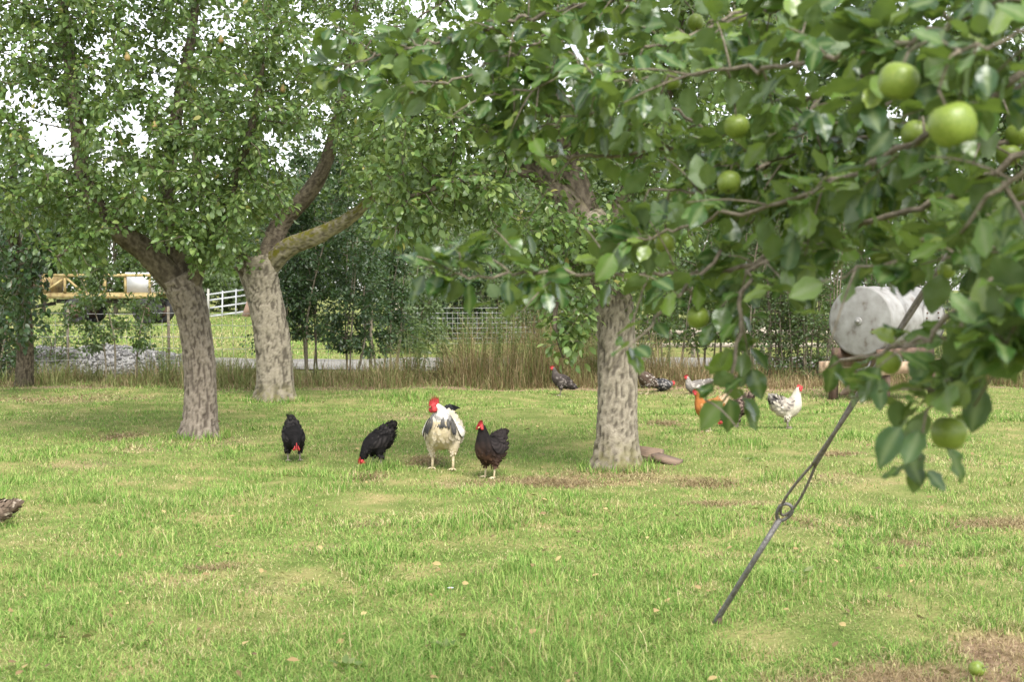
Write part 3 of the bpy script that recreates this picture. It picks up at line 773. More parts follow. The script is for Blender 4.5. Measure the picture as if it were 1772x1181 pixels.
def fruit_lathe(prof, seg=14):
    n = len(prof); V = [(0, 0, prof[0][1])]
    for r, z in prof[1:-1]:
        V += [(r * math.cos(2 * math.pi * k / seg), r * math.sin(2 * math.pi * k / seg), z) for k in range(seg)]
    V.append((0, 0, prof[-1][1]))
    t = [(0, 1 + (k + 1) % seg, 1 + k) for k in range(seg)]
    q = [(1 + i * seg + k, 1 + i * seg + (k + 1) % seg, 1 + (i + 1) * seg + (k + 1) % seg, 1 + (i + 1) * seg + k) for i in range(n - 3) for k in range(seg)]
    e = len(V) - 1; o = 1 + (n - 3) * seg
    t += [(e, o + k, o + (k + 1) % seg) for k in range(seg)]
    return V, q, t
M['pear_skin'] = noise_mat('pear_skin', [(0.35, (0.22, 0.21, 0.06)), (0.7, (0.30, 0.19, 0.075))], 12, 0.45)
_pv, _pq, _pt = fruit_lathe([(0, -.045), (.014, -.044), (.028, -.03), (.031, -.012), (.026, .008), (.016, .026), (.011, .04), (.006, .046), (0, .047)])
PEAR = np_mesh('pear', _pv, tris=_pt, quads=_pq, mat=M['pear_skin'], smooth=True)
def hang_pears(root, nodes, rad, base, spots):
    for px, py in spots:
        u, v = proj(nodes); k = int(np.argmin(np.hypot(u - px, v - py) + 6 * np.maximum(nodes[:, 1] - 14.5, 0)))
        o = link('pear', PEAR, root); o.location = Vector(nodes[k]) - base + Vector((0.01, -0.03, -0.06)); o.rotation_euler = (rng.uniform(-.2, .2), rng.uniform(-.2, .2), 0)
hang_pears(T1, n1, r1, b1, [(340, 112), (430, 128), (478, 140), (270, 210), (390, 60), (220, 90)])
hang_pears(T3, n3, r3, b3, [(858, 108), (878, 75), (800, 210), (735, 300)])

# ------------------------------------------------------------------ apple tree leaning into the picture
def apple_leaf_mesh(k):
    r = np.random.default_rng(100 + k)
    rows = 8; cols = (-1, -.5, 0, .5, 1)
    prof = [0.05, .62, .93, 1.0, .94, .78, .48, 0.05]
    curl = r.uniform(-0.05, 0.22); fold = r.uniform(0.05, 0.32); twist = r.uniform(-0.5, 0.5); bend = r.uniform(-0.12, 0.12); wave = r.uniform(0.015, 0.06); ph = r.uniform(0, 6)
    V = []; rib = []
    for i in range(rows):
        f = i / (rows - 1); hw = (0.30 + 0.02 * (k % 3)) * prof[i] * (1 + (0.05 if i % 2 else -0.04))
        for c in cols:
            x = c * hw; z = fold * abs(x) - curl * f * f * 1.2 + wave * math.sin(f * 14 + ph + c) * abs(c) - 0.9 * fold * x * x
            a = twist * f * 0.6
            x, z = x * math.cos(a) - z * math.sin(a), x * math.sin(a) + z * math.cos(a)
            V.append((x + bend * f * f, f, z)); rib.append(0.75 if c == 0 else 0.0)
    n = len(cols)
    q = [(i * n + j, i * n + j + 1, (i + 1) * n + j + 1, (i + 1) * n + j) for i in range(rows - 1) for j in range(n - 1)]
    b = len(V)
    V += [(-.012, -.3, .06), (.012, -.3, .06), (.012, 0.02, 0.004), (-.012, 0.02, 0.004)]; rib += [1] * 4
    q.append((b, b + 1, b + 2, b + 3))
    return np.array(V), np.array(q), np.array(rib)
_AL = [apple_leaf_mesh(k) for k in range(8)]
APPLE_LEAVES = [np_mesh('apple_leaf', V, quads=q, mat=M['apple_leaf'], smooth=True, attrs={'rib': r}) for V, q, r in _AL]

def in_poly(u, v, poly):
    inside = np.zeros(len(u), bool); n = len(poly)
    for i in range(n):
        x1, y1 = poly[i]; x2, y2 = poly[(i + 1) % n]
        c = ((y1 > v) != (y2 > v)) & (u < (x2 - x1) * (v - y1) / (y2 - y1 + 1e-9) + x1)
        inside ^= c
    return inside

m_, n_, l_, b_ = new_mat('apple_skin')
_tc = n_.new('ShaderNodeTexCoord'); _no = n_.new('ShaderNodeTexNoise'); _no.inputs['Scale'].default_value = 18; _no.inputs['Detail'].default_value = 4
l_.new(_tc.outputs['Object'], _no.inputs['Vector'])
_r = ramp(n_, [(0.3, (0.115, 0.17, 0.02)), (0.6, (0.17, 0.225, 0.033)), (0.8, (0.27, 0.275, 0.07))]); l_.new(_no.outputs['Fac'], _r.inputs['Fac'])
_vo = n_.new('ShaderNodeTexVoronoi'); _vo.inputs['Scale'].default_value = 140; l_.new(_tc.outputs['Object'], _vo.inputs['Vector'])
_mr = n_.new('ShaderNodeMapRange'); _mr.inputs['From Min'].default_value = 0.22; _mr.inputs['From Max'].default_value = 0.12; _mr.inputs['To Max'].default_value = 0.5; l_.new(_vo.outputs['Distance'], _mr.inputs['Value'])
_mx = n_.new('ShaderNodeMixRGB'); l_.new(_mr.outputs[0], _mx.inputs['Fac']); l_.new(_r.outputs[0], _mx.inputs['Color1']); _mx.inputs['Color2'].default_value = (0.34, 0.37, 0.14, 1)
l_.new(_mx.outputs[0], b_.inputs['Base Color']); b_.inputs['Roughness'].default_value = 0.4; b_.inputs['Specular IOR Level'].default_value = 0.4
b_.inputs['Subsurface Weight'].default_value = 0.08; b_.inputs['Subsurface Radius'].default_value = (0.01, 0.012, 0.004)
M['apple_skin'] = m_
_av, _aq, _at = fruit_lathe([(0, -.37), (.07, -.385), (.16, -.43), (.27, -.425), (.39, -.33), (.475, -.16), (.5, .03), (.47, .2), (.37, .34), (.24, .415), (.13, .41), (.06, .35), (0, .31)], 22)
_av = np.array(_av); _an = np.arctan2(_av[:, 1], _av[:, 0]); _av[:, :2] *= (1 + 0.025 * np.cos(5 * _an))[:, None]
APPLE = np_mesh('apple', _av, tris=_at, quads=_aq, mat=M['apple_skin'], smooth=True)
_mb = MB(); _mb.tube([(0, 0, .3), (.02, .01, .5), (.05, .02, .75)], [.035, .025, .035], 6)
STALK = np_mesh('stalk', np.concatenate(_mb.v), quads=np.concatenate(_mb.q), tris=np.concatenate(_mb.t), mat=M['apple_twig'])
_mb = MB()
for k in range(5):
    a = k * 2 * math.pi / 5; c, s = math.cos(a), math.sin(a)
    _mb.add([(0.03 * c - .03 * s, .03 * s + .03 * c, -.375), (0.03 * c + .03 * s, .03 * s - .03 * c, -.375), (.09 * c, .09 * s, -.46)], tris=[(0, 1, 2)])
CALYX = np_mesh('calyx', np.concatenate(_mb.v), tris=np.concatenate(_mb.t), mat=M['twig'])

def put_apple(parent, loc, size, rot=(0, 0, 0), name='apple'):
    o = link(name, APPLE, parent); o.location = loc; o.scale = (size,) * 3; o.rotation_euler = rot
    link('stalk', STALK, o); link('calyx', CALYX, o)
    return o

AP_BASE = Vector((2.35, 3.4, 0.0))
AP_POLY = [(495, -200), (500, 60), (525, 165), (640, 205), (780, 225), (900, 290), (1035, 300), (1050, 385), (880, 392), (695, 425), (705, 515), (790, 545), (885, 550), (1000, 525), (1045, 560),
           (1040, 640), (1110, 650), (1190, 610), (1205, 700), (1200, 745), (1330, 750), (1340, 640), (1300, 600), (1310, 540), (1420, 555), (1415, 660), (1485, 700), (1490, 815), (1570, 850),
           (1690, 885), (1730, 850), (1690, 750), (1705, 665), (1830, 660), (2300, 700), (2300, -400), (495, -400)]
APPLES = [(1555, 140, 70, .070), (1648, 215, 84, .080), (1584, 232, 50, .062), (1638, 467, 32, .05), (1208, 549, 40, .056), (1538, 627, 44, .056), (1642, 750, 62, .068), (1262, 315, 42, .06),
                          (1162, 140, 33, .054), (1768, 338, 46, .06), (1203, 38, 30, .052), (1278, 28, 29, .052), (1150, 420, 36, .055), (1745, 268, 42, .058), (1760, 232, 42, .058), (1040, 66, 28, .05), (1275, 218, 44, .062)]
def build_apple_tree():
    root = empty('apple_tree', AP_BASE, 'leafy apple tree with green apples reaching in from the right', 'tree')
    base = np.array(AP_BASE)
    top = Vector((2.3, 3.4, 1.35))
    bark_tube([(2.36, 3.4, -.05, .11), (2.34, 3.4, .5, .09), (2.32, 3.4, 1.0, .085), (2.3, 3.4, 1.4, .09)], 'trunk', M['bark_limb'], root, base, sides=40, step=0.03, flare=0.3)
    B = [ [(1960, -60, 3.3, 9), (1700, 60, 3.5, 7), (1400, 170, 3.9, 6), (1240, 240, 4.1, 4.5), (1050, 270, 4.2, 3.5), (930, 262, 4.3, 3), (830, 215, 4.3, 2.2)],
          [(1950, -260, 3.6, 11), (1400, -80, 4.0, 7), (1000, 10, 4.3, 5), (860, 40, 4.4, 4), (740, 75, 4.4, 3.2), (660, 95, 4.4, 2.5), (560, 120, 4.4, 1.8)],
          [(2000, 180, 3.0, 12), (1800, 260, 3.1, 9), (1620, 350, 3.2, 7), (1450, 410, 3.4, 6), (1300, 458, 3.5, 5.5), (1180, 474, 3.6, 4.5), (1050, 473, 3.6, 4), (930, 470, 3.6, 3.5), (820, 480, 3.6, 3), (745, 466, 3.6, 2)],
          [(1330, 448, 3.45, 5), (1290, 480, 3.4, 5), (1278, 550, 3.35, 4.5), (1273, 630, 3.3, 4), (1262, 695, 3.3, 2.5)],
          [(1250, 440, 3.45, 4), (1190, 490, 3.4, 4), (1140, 545, 3.35, 3), (1095, 590, 3.3, 2.2)],
          [(2000, 380, 2.8, 11), (1800, 420, 2.75, 8), (1700, 500, 2.7, 7), (1610, 580, 2.75, 6), (1520, 612, 2.8, 5), (1440, 630, 2.9, 2.5)],
          [(2050, 480, 2.6, 9), (1850, 560, 2.5, 7), (1770, 600, 2.45, 5), (1715, 612, 2.45, 3)],
          [(2000, 400, 2.6, 9), (1800, 500, 2.6, 8), (1720, 600, 2.6, 6), (1660, 670, 2.58, 5), (1610, 715, 2.56, 3)],
          [(2050, 30, 2.8, 12), (1800, 120, 2.8, 9), (1650, 200, 2.85, 8), (1500, 290, 3.05, 7), (1350, 350, 3.25, 5), (1200, 385, 3.4, 3.5), (1110, 420, 3.5, 2.2)],
          [(2050, -180, 2.7, 12), (1780, -20, 2.7, 9), (1600, 60, 2.75, 7), (1450, 95, 2.95, 6), (1300, 120, 3.3, 4.5), (1150, 135, 3.6, 3.2), (1040, 140, 3.8, 2)],
          [(2050, 150, 2.4, 10), (1850, 250, 2.4, 8), (1740, 320, 2.42, 6), (1660, 400, 2.5, 3.5)],
          [(1420, 170, 3.85, 5), (1330, 280, 3.7, 4.5), (1230, 330, 3.7, 3.5), (1120, 330, 3.75, 2.5)],
          [(1300, 5, 4.05, 4), (1200, 60, 4.0, 3.5), (1080, 90, 4.0, 3), (960, 140, 4.1, 2.5), (860, 165, 4.2, 1.8)],
          [(1800, 420, 2.75, 5), (1680, 430, 2.8, 4), (1560, 450, 2.9, 3.5), (1440, 480, 3.0, 2.5), (1370, 520, 3.1, 2)],
          [(1700, 65, 3.5, 4), (1600, 150, 3.4, 4), (1480, 200, 3.4, 3), (1380, 240, 3.5, 2)],
          [(2050, -40, 2.3, 10), (1900, 20, 2.3, 8), (1760, 60, 2.32, 5), (1660, 80, 2.35, 3)],
          [(1740, 320, 2.42, 5), (1790, 420, 2.4, 4), (1790, 520, 2.4, 3)],
          [(1270, 650, 3.3, 3), (1235, 665, 3.28, 2.2), (1215, 690, 3.25, 1.5)],
          [(2050, -300, 3.2, 9), (1700, -120, 3.3, 7), (1500, -40, 3.5, 5), (1350, 10, 3.7, 3.5), (1230, 40, 3.8, 2)],
          [(2050, -100, 3.0, 9), (1850, -10, 3.1, 7), (1700, 30, 3.2, 5), (1560, 25, 3.4, 4), (1420, 30, 3.6, 2)],
          [(2000, 180, 3.4, 9), (1750, 240, 3.5, 7), (1570, 320, 3.6, 5), (1400, 320, 3.8, 4), (1270, 395, 3.9, 2)],
          [(2050, 300, 3.0, 9), (1760, 355, 3.0, 7), (1610, 410, 3.1, 5), (1500, 440, 3.2, 2.5)],
          [(2050, 60, 3.5, 9), (1760, 150, 3.5, 7), (1560, 220, 3.6, 5), (1400, 260, 3.7, 3), (1300, 300, 3.8, 2)],
          [(1400, -80, 4.0, 6), (1150, -40, 4.2, 4), (950, 60, 4.3, 3), (800, 130, 4.3, 2.5), (700, 160, 4.3, 2)],
          [(1240, 240, 4.1, 4), (1130, 180, 4.1, 3), (1000, 200, 4.1, 2.5), (900, 220, 4.2, 1.8)],
          [(2050, 420, 2.9, 9), (1760, 470, 2.95, 7), (1680, 540, 3.0, 4), (1650, 600, 3.0, 2.5)] ]
    lead = MB()
    spur_p = []; spur_d = []; nodes_all = []
    for bi, rows in enumerate(B):
        wl = np.array([(*P(a, b, d), r * d / F) for a, b, d, r in rows])
        L = np.linalg.norm(np.diff(wl[:, :3], axis=0), axis=1).sum()
        wl[:, 3] *= 0.8
        ln = smooth_line(wl, max(8, int(L / 0.03)))
        ln[:, :3] += 0.006 * (np.random.default_rng(bi).normal(0, 1, (len(ln), 3)))
        mb = MB(); mb.tube(ln[:, :3] - base, np.maximum(ln[:, 3], 0.0016), 8, caps=True)
        o = mb.build('branch', M['apple_twig'], root, smooth=True)
        if rows[0][0] > 1900:      # joins the crotch outside the picture
            p0 = Vector(wl[0, :3]); mid = (top + p0) / 2 + Vector((0.05, 0, 0.12))
            r0 = wl[0, 3]
            lead.tube([Vector(x) - AP_BASE for x in smooth_line([(*top,), (*mid,), (*p0,)], 10)], np.linspace(max(.03, r0 * 2), r0, 10), 8)
        nodes_all.append(ln[:, :3])
        T = frames(ln[:, :3])[0]
        i = 2
        while i < len(ln):
            spur_p.append(ln[i, :3]); spur_d.append(T[i]); i += int(rng.integers(1, 4))
        spur_p.append(ln[-1, :3]); spur_d.append(T[-1])
    lead.build('limb', M['bark_limb'], root, smooth=True)
    # side shoots
    shoots = MB(); SP = []; SD = []
    n0 = len(spur_p)
    for k in range(n0):
        if rng.random() < 0.66:
            d = np.array(spur_d[k]); o = rng.normal(0, 1, 3); o -= d * o.dot(d); o /= np.linalg.norm(o)
            dr = d * 0.5 + o + np.array([0, 0, 0.1]); dr /= np.linalg.norm(dr); L = rng.uniform(0.05, 0.22)
            pts = [spur_p[k] + dr * L * f + np.array([0, 0, -0.04 * f * f]) for f in np.linspace(0, 1, 5)]
            u, v = proj(np.array(pts[-1:])); 
            if not in_poly(u, v, AP_POLY)[0] or (1400 < u[0] < 1655 and 480 < v[0] < 622): continue
            shoots.tube([p - base for p in pts], np.linspace(0.0028, 0.0015, 5), 5)
            for f in (1, 2, 3, 4, 4):
                if rng.random() < 0.8: SP.append(pts[f]); SD.append(dr)
    tag(shoots.build('shoots', M['apple_twig'], root, smooth=True), kind='stuff')
    spur_p += SP; spur_d += SD
    pos = []; dirs = []; nrm = []
    for p, d in zip(spur_p, spur_d):
        k = int(rng.integers(2, 6))
        d = np.array(d); a0 = rng.uniform(0, 6.28)
        e1 = np.cross(d, (0, 0, 1.0)); e1 /= np.linalg.norm(e1) + 1e-9; e2 = np.cross(d, e1)
        for j in range(k):
            a = a0 + j * 2.4
            o = math.cos(a) * e1 + math.sin(a) * e2
            dd = o + d * rng.uniform(0.1, 0.9) + np.array([0, 0, rng.uniform(-0.75, 0.2)]); dd /= np.linalg.norm(dd)
            pos.append(p + dd * rng.uniform(0.018, 0.035)); dirs.append(dd)
            nrm.append(np.array([0, 0, 1.0]) + 0.5 * o + rng.normal(0, 0.45, 3))
    # single leaves that hang clear of the rest
    for (x0, y0, x1, y1, d) in [(1640, 775, 1690, 865, 2.78), (1560, 740, 1510, 800, 2.55), (1570, 770, 1585, 825, 2.58), (1445, 615, 1435, 680, 2.9), (1290, 690, 1310, 730, 3.3), (1262, 690, 1268, 735, 3.25),
                                (1250, 695, 1222, 722, 3.26), (735, 475, 712, 508, 3.6), (740, 460, 712, 445, 3.6), (870, 500, 885, 548, 3.6), (810, 490, 815, 540, 3.6), (1700, 640, 1790, 615, 2.45), (1720, 560, 1700, 500, 2.45), (1770, 590, 1790, 640, 2.4)]:
        a = np.array(P(x0, y0, d)); b = np.array(P(x1, y1, d + 0.01)); dd = (b - a) / np.linalg.norm(b - a)
        pos.append(a); dirs.append(dd); nrm.append(np.array([0.25, -0.6, 0.5]) + rng.normal(0, .25, 3))
    nspecial = 14
    pos, dirs, nrm = np.array(pos), np.array(dirs), np.array(nrm)
    size = rng.uniform(0.045, 0.085, len(pos))
    thin = rng.random(len(pos)); size[-nspecial:] = 0.085
    u, v = proj(pos + dirs * size[:, None]); ok = in_poly(u, v, AP_POLY)
    uc, vc = proj(pos + dirs * size[:, None] * .5)
    ok &= thin > np.interp(uc, [500, 900, 1050, 1200], [.2, .25, .22, 0])
    for px, py, w_, D in APPLES:      # the fruit hangs clear of the leaves
        ok &= ~((np.hypot(uc - px, vc - py) < w_ * .5 + .28 * size * F / pos[:, 1]) & (pos[:, 1] < F * D / w_ + .04))
    for (x0, y0, x1, y1, k) in [(1405, 478, 1530, 622, .85), (1530, 495, 1650, 612, .5), (1325, 640, 1405, 750, 1), (1185, 680, 1340, 770, .97), (1160, 610, 1210, 690, .8), (1560, 440, 1660, 520, .3)]:
        ok &= ~((uc > x0) & (uc < x1) & (vc > y0) & (vc < y1) & (rng.random(len(uc)) < k))
    ok[-nspecial:] = True
    pos, dirs, nrm, size = pos[ok], dirs[ok], nrm[ok], size[ok]
    u, v = proj(pos + dirs * size[:, None] * .5)
    vis = (u > 0) & (u < 1772) & (v > 0) & (v < 1181)
    order = np.argsort(np.where(vis, pos[:, 1] / size, 1e6))
    a, b = order[:300], order[300:]
    leaf_objects(root, base, pos[a], dirs[a], nrm[a], size[a], APPLE_LEAVES)
    VV = []; QQ = []; RR = []; n = 0
    X, Y, Z = orient(dirs[b], nrm[b])
    for k in range(8):
        V, q, r = _AL[k]; s = slice(k, None, 8)
        W = pos[b][s][:, None] + size[b][s][:, None, None] * (V[None, :, 0:1] * X[s][:, None] + V[None, :, 1:2] * Y[s][:, None] + V[None, :, 2:3] * Z[s][:, None])
        c = len(W); VV.append(W.reshape(-1, 3)); QQ.append((np.arange(c)[:, None, None] * len(V) + q[None]).reshape(-1, 4) + n); RR.append(np.tile(r, c)); n += c * len(V)
    me = np_mesh('crown', np.concatenate(VV) - base, quads=np.concatenate(QQ), mat=M['apple_leaf'], smooth=True, attrs={'rib': np.concatenate(RR)})
    tag(link('crown', me, root), kind='stuff')
    print('apple leaves', len(pos))
    # the fruit
    allp = np.concatenate(nodes_all)
    for px, py, w_, D in APPLES:
        d = F * D / w_; c = P(px, py, d)
        rx, ry = rng.uniform(-.5, .35), rng.uniform(-.35, .35)
        o = put_apple(root, c - AP_BASE, D, (rx, ry, rng.uniform(0, 6)))
        tipv = o.rotation_euler.to_matrix() @ Vector((0.05, 0.02, 0.75)) * D + c
        k = int(np.argmin(((allp - np.array(tipv)) ** 2).sum(1) + 3.0 * np.maximum(0, tipv.z + 0.01 - allp[:, 2]) ** 2))
        q = Vector(allp[k]); mid = (q + tipv) / 2 + Vector((0, 0, 0.02))
        mb = MB(); mb.tube([Vector(x) - AP_BASE for x in smooth_line([tuple(tipv), tuple(mid), tuple(q)], 6)], np.linspace(.0022, .0035, 6), 6)
        mb.build('fruit_spur', M['apple_twig'], root, smooth=True)
build_apple_tree()

# ------------------------------------------------------------------ hedge shrubs and other trees
def clump_leaves(centres, radii, n, leaf, kind, droop=0.3):
    """leaves in many small clumps"""
    k = rng.integers(0, len(centres), n)
    o = rng.normal(0, 1, (n, 3)); o /= np.linalg.norm(o, axis=1, keepdims=True)
    pos = centres[k] + o * (rng.random((n, 1)) ** 0.5) * radii[k][:, None] * np.array([1, 1, 0.8])
    dirs = o * 0.8 + rng.normal(0, .6, (n, 3)) + np.array([0, 0, -droop]); nrm = o * 0.6 + rng.normal(0, .6, (n, 3)) + np.array([0, 0, .5])
    return leaves_np(pos, dirs, nrm, leaf * rng.uniform(.6, 1.3, n), kind)

def shrub(name, label, px, d, H, spread, stems, nleaf, leaf, mat, group, bare=0.25, stem_r=0.022, kind='simple', lean=0.0, cat='shrub', clear=(), stem_mat='stem'):
    x = (px - 886) / F * d; base = Vector((x, d, float(gz(x, d))))
    root = empty(name, base, label, cat, group)
    cents = []; rads = []; twigs = MB()
    for s in range(stems):
        a = rng.uniform(0, 6.28); r0 = spread * 0.18 * math.sqrt(rng.random()); h = H * rng.uniform(0.6, 1.05)
        e = np.array([math.cos(a), math.sin(a), 0]) * spread * rng.uniform(0.15, 0.55)
        p0 = np.array([math.cos(a) * r0, math.sin(a) * r0, -0.04])
        pts = smooth_line([p0, p0 + e * .12 + (rng.normal(0, .07), 0, h * .3), p0 + e * .45 + (lean * .4 + rng.normal(0, .05), 0, h * .65), p0 + e + (lean, 0, h)], 14)
        mb = MB(); mb.tube(pts, np.linspace(stem_r * rng.uniform(.7, 1.2), .004, 14), 7)
        mb.build('stem', M[stem_mat], root, smooth=True)
        for f in np.linspace(bare, 1, max(4, int(h * 3.2))):
            p = pts[min(13, int(f * 13))]
            for _ in range(2):
                b = rng.uniform(0, 6.28); L = spread * rng.uniform(.12, .42) * (1.15 - .5 * f)
                q = p + np.array([math.cos(b) * L, math.sin(b) * L, L * rng.uniform(-.1, .7)])
                twigs.tube([p, (p + q) / 2 + (0, 0, .03), q], [.007, .005, .003], 4, caps=False)
                cents.append(q); rads.append(rng.uniform(.10, .26) * (spread / 1.3) ** .5)
                cents.append((p + q) / 2); rads.append(rng.uniform(.08, .2))
    tag(twigs.build('twigs', M['twig'], root), kind='stuff')
    W, t = clump_leaves(np.array(cents), np.array(rads), nleaf, leaf, kind)
    if clear:
        nv = len(leaf_template(kind)[0]); c = W.reshape(-1, nv, 3)
        u, v = proj(c.mean(1) + np.array(base)); ok = np.ones(len(c), bool)
        for (x0, y0, x1, y1) in clear: ok &= ~((u > x0) & (u < x1) & (v > y0) & (v < y1))
        W = c[ok].reshape(-1, 3); T = leaf_template(kind)[1]; t = (np.arange(ok.sum())[:, None, None] * nv + T[None]).reshape(-1, 3)
    tag(link('foliage', np_mesh('foliage', W, tris=t, mat=mat), root), kind='stuff')
    return root

HG = 'shrubs in the hedge behind the orchard'
CL = [(60, 478, 330, 600), (330, 480, 440, 600)]
shrub('hedge_sapling', 'young three-stemmed sapling in front of the grey gravel heap', 212, 24.6, 3.0, 1.6, 3, 4200, .08, M['hedge_leaf'], HG, bare=0.36, stem_r=.02, cat='sapling')
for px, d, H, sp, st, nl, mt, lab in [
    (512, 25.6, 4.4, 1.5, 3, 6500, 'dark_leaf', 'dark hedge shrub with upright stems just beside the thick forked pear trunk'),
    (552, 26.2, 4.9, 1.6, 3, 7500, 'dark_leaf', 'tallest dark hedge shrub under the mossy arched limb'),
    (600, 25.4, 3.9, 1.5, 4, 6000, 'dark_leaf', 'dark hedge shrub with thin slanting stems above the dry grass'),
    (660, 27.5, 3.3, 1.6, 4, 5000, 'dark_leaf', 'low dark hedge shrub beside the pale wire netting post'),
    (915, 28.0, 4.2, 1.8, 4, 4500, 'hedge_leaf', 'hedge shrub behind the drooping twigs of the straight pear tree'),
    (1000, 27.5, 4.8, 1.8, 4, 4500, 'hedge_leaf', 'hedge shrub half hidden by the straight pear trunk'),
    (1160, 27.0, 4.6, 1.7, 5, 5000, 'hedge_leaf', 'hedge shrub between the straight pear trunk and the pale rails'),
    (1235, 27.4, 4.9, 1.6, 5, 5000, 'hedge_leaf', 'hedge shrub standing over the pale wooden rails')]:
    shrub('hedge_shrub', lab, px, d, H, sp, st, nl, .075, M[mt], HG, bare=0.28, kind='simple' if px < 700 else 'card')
for px, H, lab in [(1300, 5.4, 'many-stemmed hedge shrub above the pale speckled hen'), (1345, 5.8, 'bamboo-like cluster of bare hedge stems over the dark litter'), (1388, 5.8, 'second cluster of bare hedge stems, nearer the tank'),
                   (1428, 5.4, 'hedge shrub just beside the round tank end')]:
    shrub('hedge_shrub', lab, px, 25.6 + rng.uniform(-.3, .5), H, 1.5, 8, 6500, .06, M['hedge_leaf'], HG, bare=0.06, stem_r=.017, lean=rng.uniform(-.5, .5))
for px, H, lab in [(1500, 5.2, 'hedge shrub rising directly behind the tank end'), (1575, 5.6, 'hedge shrub behind the bolted hatch of the tank'), (1665, 5.2, 'pale hedge shrub beyond the tank, showing beside its far end'), (1755, 5.0, 'hedge shrub at the right edge behind the apple leaves')]:
    shrub('hedge_shrub', lab, px, 26.8, H, 1.7, 5, 5000, .075, M['pale_leaf' if px > 1600 else 'hedge_leaf'], HG, bare=0.05, kind='card')
for px, d, H, sp, mt, lab in [(15, 25.9, 3.4, 1.5, 'dark_leaf', 'dark bushy hedge shrub behind the trunk of the small-appled tree'), (-30, 25.2, 4.4, 1.6, 'dark_leaf', 'dark hedge shrub at the left edge beside the small-appled tree'), (90, 27.6, 1.0, 1.2, 'hedge_leaf', 'low bramble-like shrub at the foot of the gravel heap')]:
    shrub('hedge_shrub', lab, px, d, H, sp, 4, 4200 if H > 2 else 900, .07, M[mt], HG, bare=0.1)
for px, d, H, sp, nl, lab in [(705, 36, 2.7, 2.0, 4500, 'grey-green bush right behind the netting post'), (790, 46, 4.6, 3.4, 7000, 'rounded pale bush beyond the netting fence'), (880, 44, 3.9, 3.0, 6000, 'second pale bush beyond the netting fence, nearer the straight pear tree')]:
    shrub('field_bush', lab, px, d, H, sp, 6, nl, .11, M['pale_leaf'], 'bushes in the field beyond the hedge', bare=0.08, cat='bush')
for px, d, H, sp, nl, mt, lab in [(765, 45.5, 2.7, 3.0, 7000, 'dark_leaf', 'low dark bush right behind the wire netting'), (850, 46, 2.9, 3.2, 7000, 'dark_leaf', 'low dark bush behind the tallest weed'), (940, 45, 2.8, 3.0, 7000, 'hedge_leaf', 'low green bush behind the feathery weeds'), (1040, 38, 2.4, 2.4, 5000, 'hedge_leaf', 'low green bush at the end of the rails'), (745, 50, 5.6, 4.2, 8000, 'pale_leaf', 'tall willow-like bush behind the netting fence'), (835, 56, 6.6, 4.6, 8000, 'hedge_leaf', 'tall green bush above the tallest weed'), (935, 50, 6.2, 4.4, 8000, 'pale_leaf', 'tall pale bush between the weeds and the straight pear trunk'),
                                 (1030, 52, 6.2, 4.4, 7000, 'hedge_leaf', 'tall bush hidden mostly by the straight pear trunk'), (1180, 46, 5.4, 4.0, 7000, 'pale_leaf', 'pale bush beyond the rails'), (1290, 46, 5.6, 4.0, 7000, 'hedge_leaf', 'green bush seen through the bare hedge stems'), (1400, 46, 5.4, 4.0, 7000, 'hedge_leaf', 'green bush seen beside the tank end')]:
    shrub('field_bush', lab, px, d, H, sp, 6, nl, .13, M[mt], 'bushes in the field beyond the hedge', bare=0.04, cat='bush', kind='card')

def weed(px, d, H, n, lab, spread=0.35):
    x = (px - 886) / F * d; base = Vector((x, d, float(gz(x, d))))
    root = empty('tall_weed', base, lab, 'weed', 'tall weeds in the hedge bottom')
    pos = []; dirs = []; nrm = []; mb = MB()
    for k in range(n):
        a = rng.uniform(0, 6.28); h = H * rng.uniform(.6, 1.05); e = np.array([math.cos(a), math.sin(a), 0]) * spread * rng.uniform(.2, 1)
        p0 = e * 0.5; p1 = e * 1.1 + (0, 0, h)
        mb.tube([p0, (p0 + p1) / 2 + (0, 0, .03), p1], [.007, .006, .003], 5, caps=False)
        for f in np.linspace(.15, 1, 16):
            for s in range(3):
                b = rng.uniform(0, 6.28); o = np.array([math.cos(b), math.sin(b), rng.uniform(-.2, .5)])
                pos.append(p0 + (p1 - p0) * f); dirs.append(o); nrm.append(np.array([0, 0, 1]) + rng.normal(0, .4, 3))
    mb.build('stems', M['weed_leaf'], root)
    root.children[0]['kind'] = 'stuff'
    W, t = leaves_np(np.array(pos), np.array(dirs), np.array(nrm), .085 * rng.uniform(.5, 1.2, len(pos)), 'simple', .55)
    tag(link('foliage', np_mesh('foliage', W, tris=t, mat=M['weed_leaf']), root), kind='stuff')
_WEEDS = [(715, 25.6, 1.0, 'pale yellowish weed between the dark shrubs and the netting post'), (770, 25.0, 1.25, 'loose weed under the middle of the netting'), (870, 25.3, 1.6, 'feathery weed beside the tallest pale weed'),
        (945, 25.2, 1.45, 'feathery weed just clear of the drooping pear twigs'), (985, 25.4, 1.4, 'feathery weed behind the hen that stands alone'), (1030, 25.0, 1.2, 'feathery weed touching the straight pear trunk'), (820, 25.6, 1.5, 'feathery weed between the netting and the tallest weed')]
for _px, _d, _h, _lab in _WEEDS: weed(_px, _d, _h, 13, _lab, .5)
weed(845, 24.9, 1.35, 12, 'tall pale green weed standing highest above the brown grass', .5)
weed(800, 25.2, 1.1, 9, 'green weed beside the tallest weed, below the netting fence', .4)
weed(905, 24.7, 1.05, 9, 'green weed among brown grass under the drooping pear twigs', .4)
weed(745, 25.4, .8, 7, 'low green weed at the foot of the netting fence', .4)
weed(285, 24.6, .8, 6, 'green weed against the leaning pear trunk near the gravel', .3)
weed(1650, 24.6, 1.2, 12, 'pale weed at the far end of the rusty tank frame', .5)
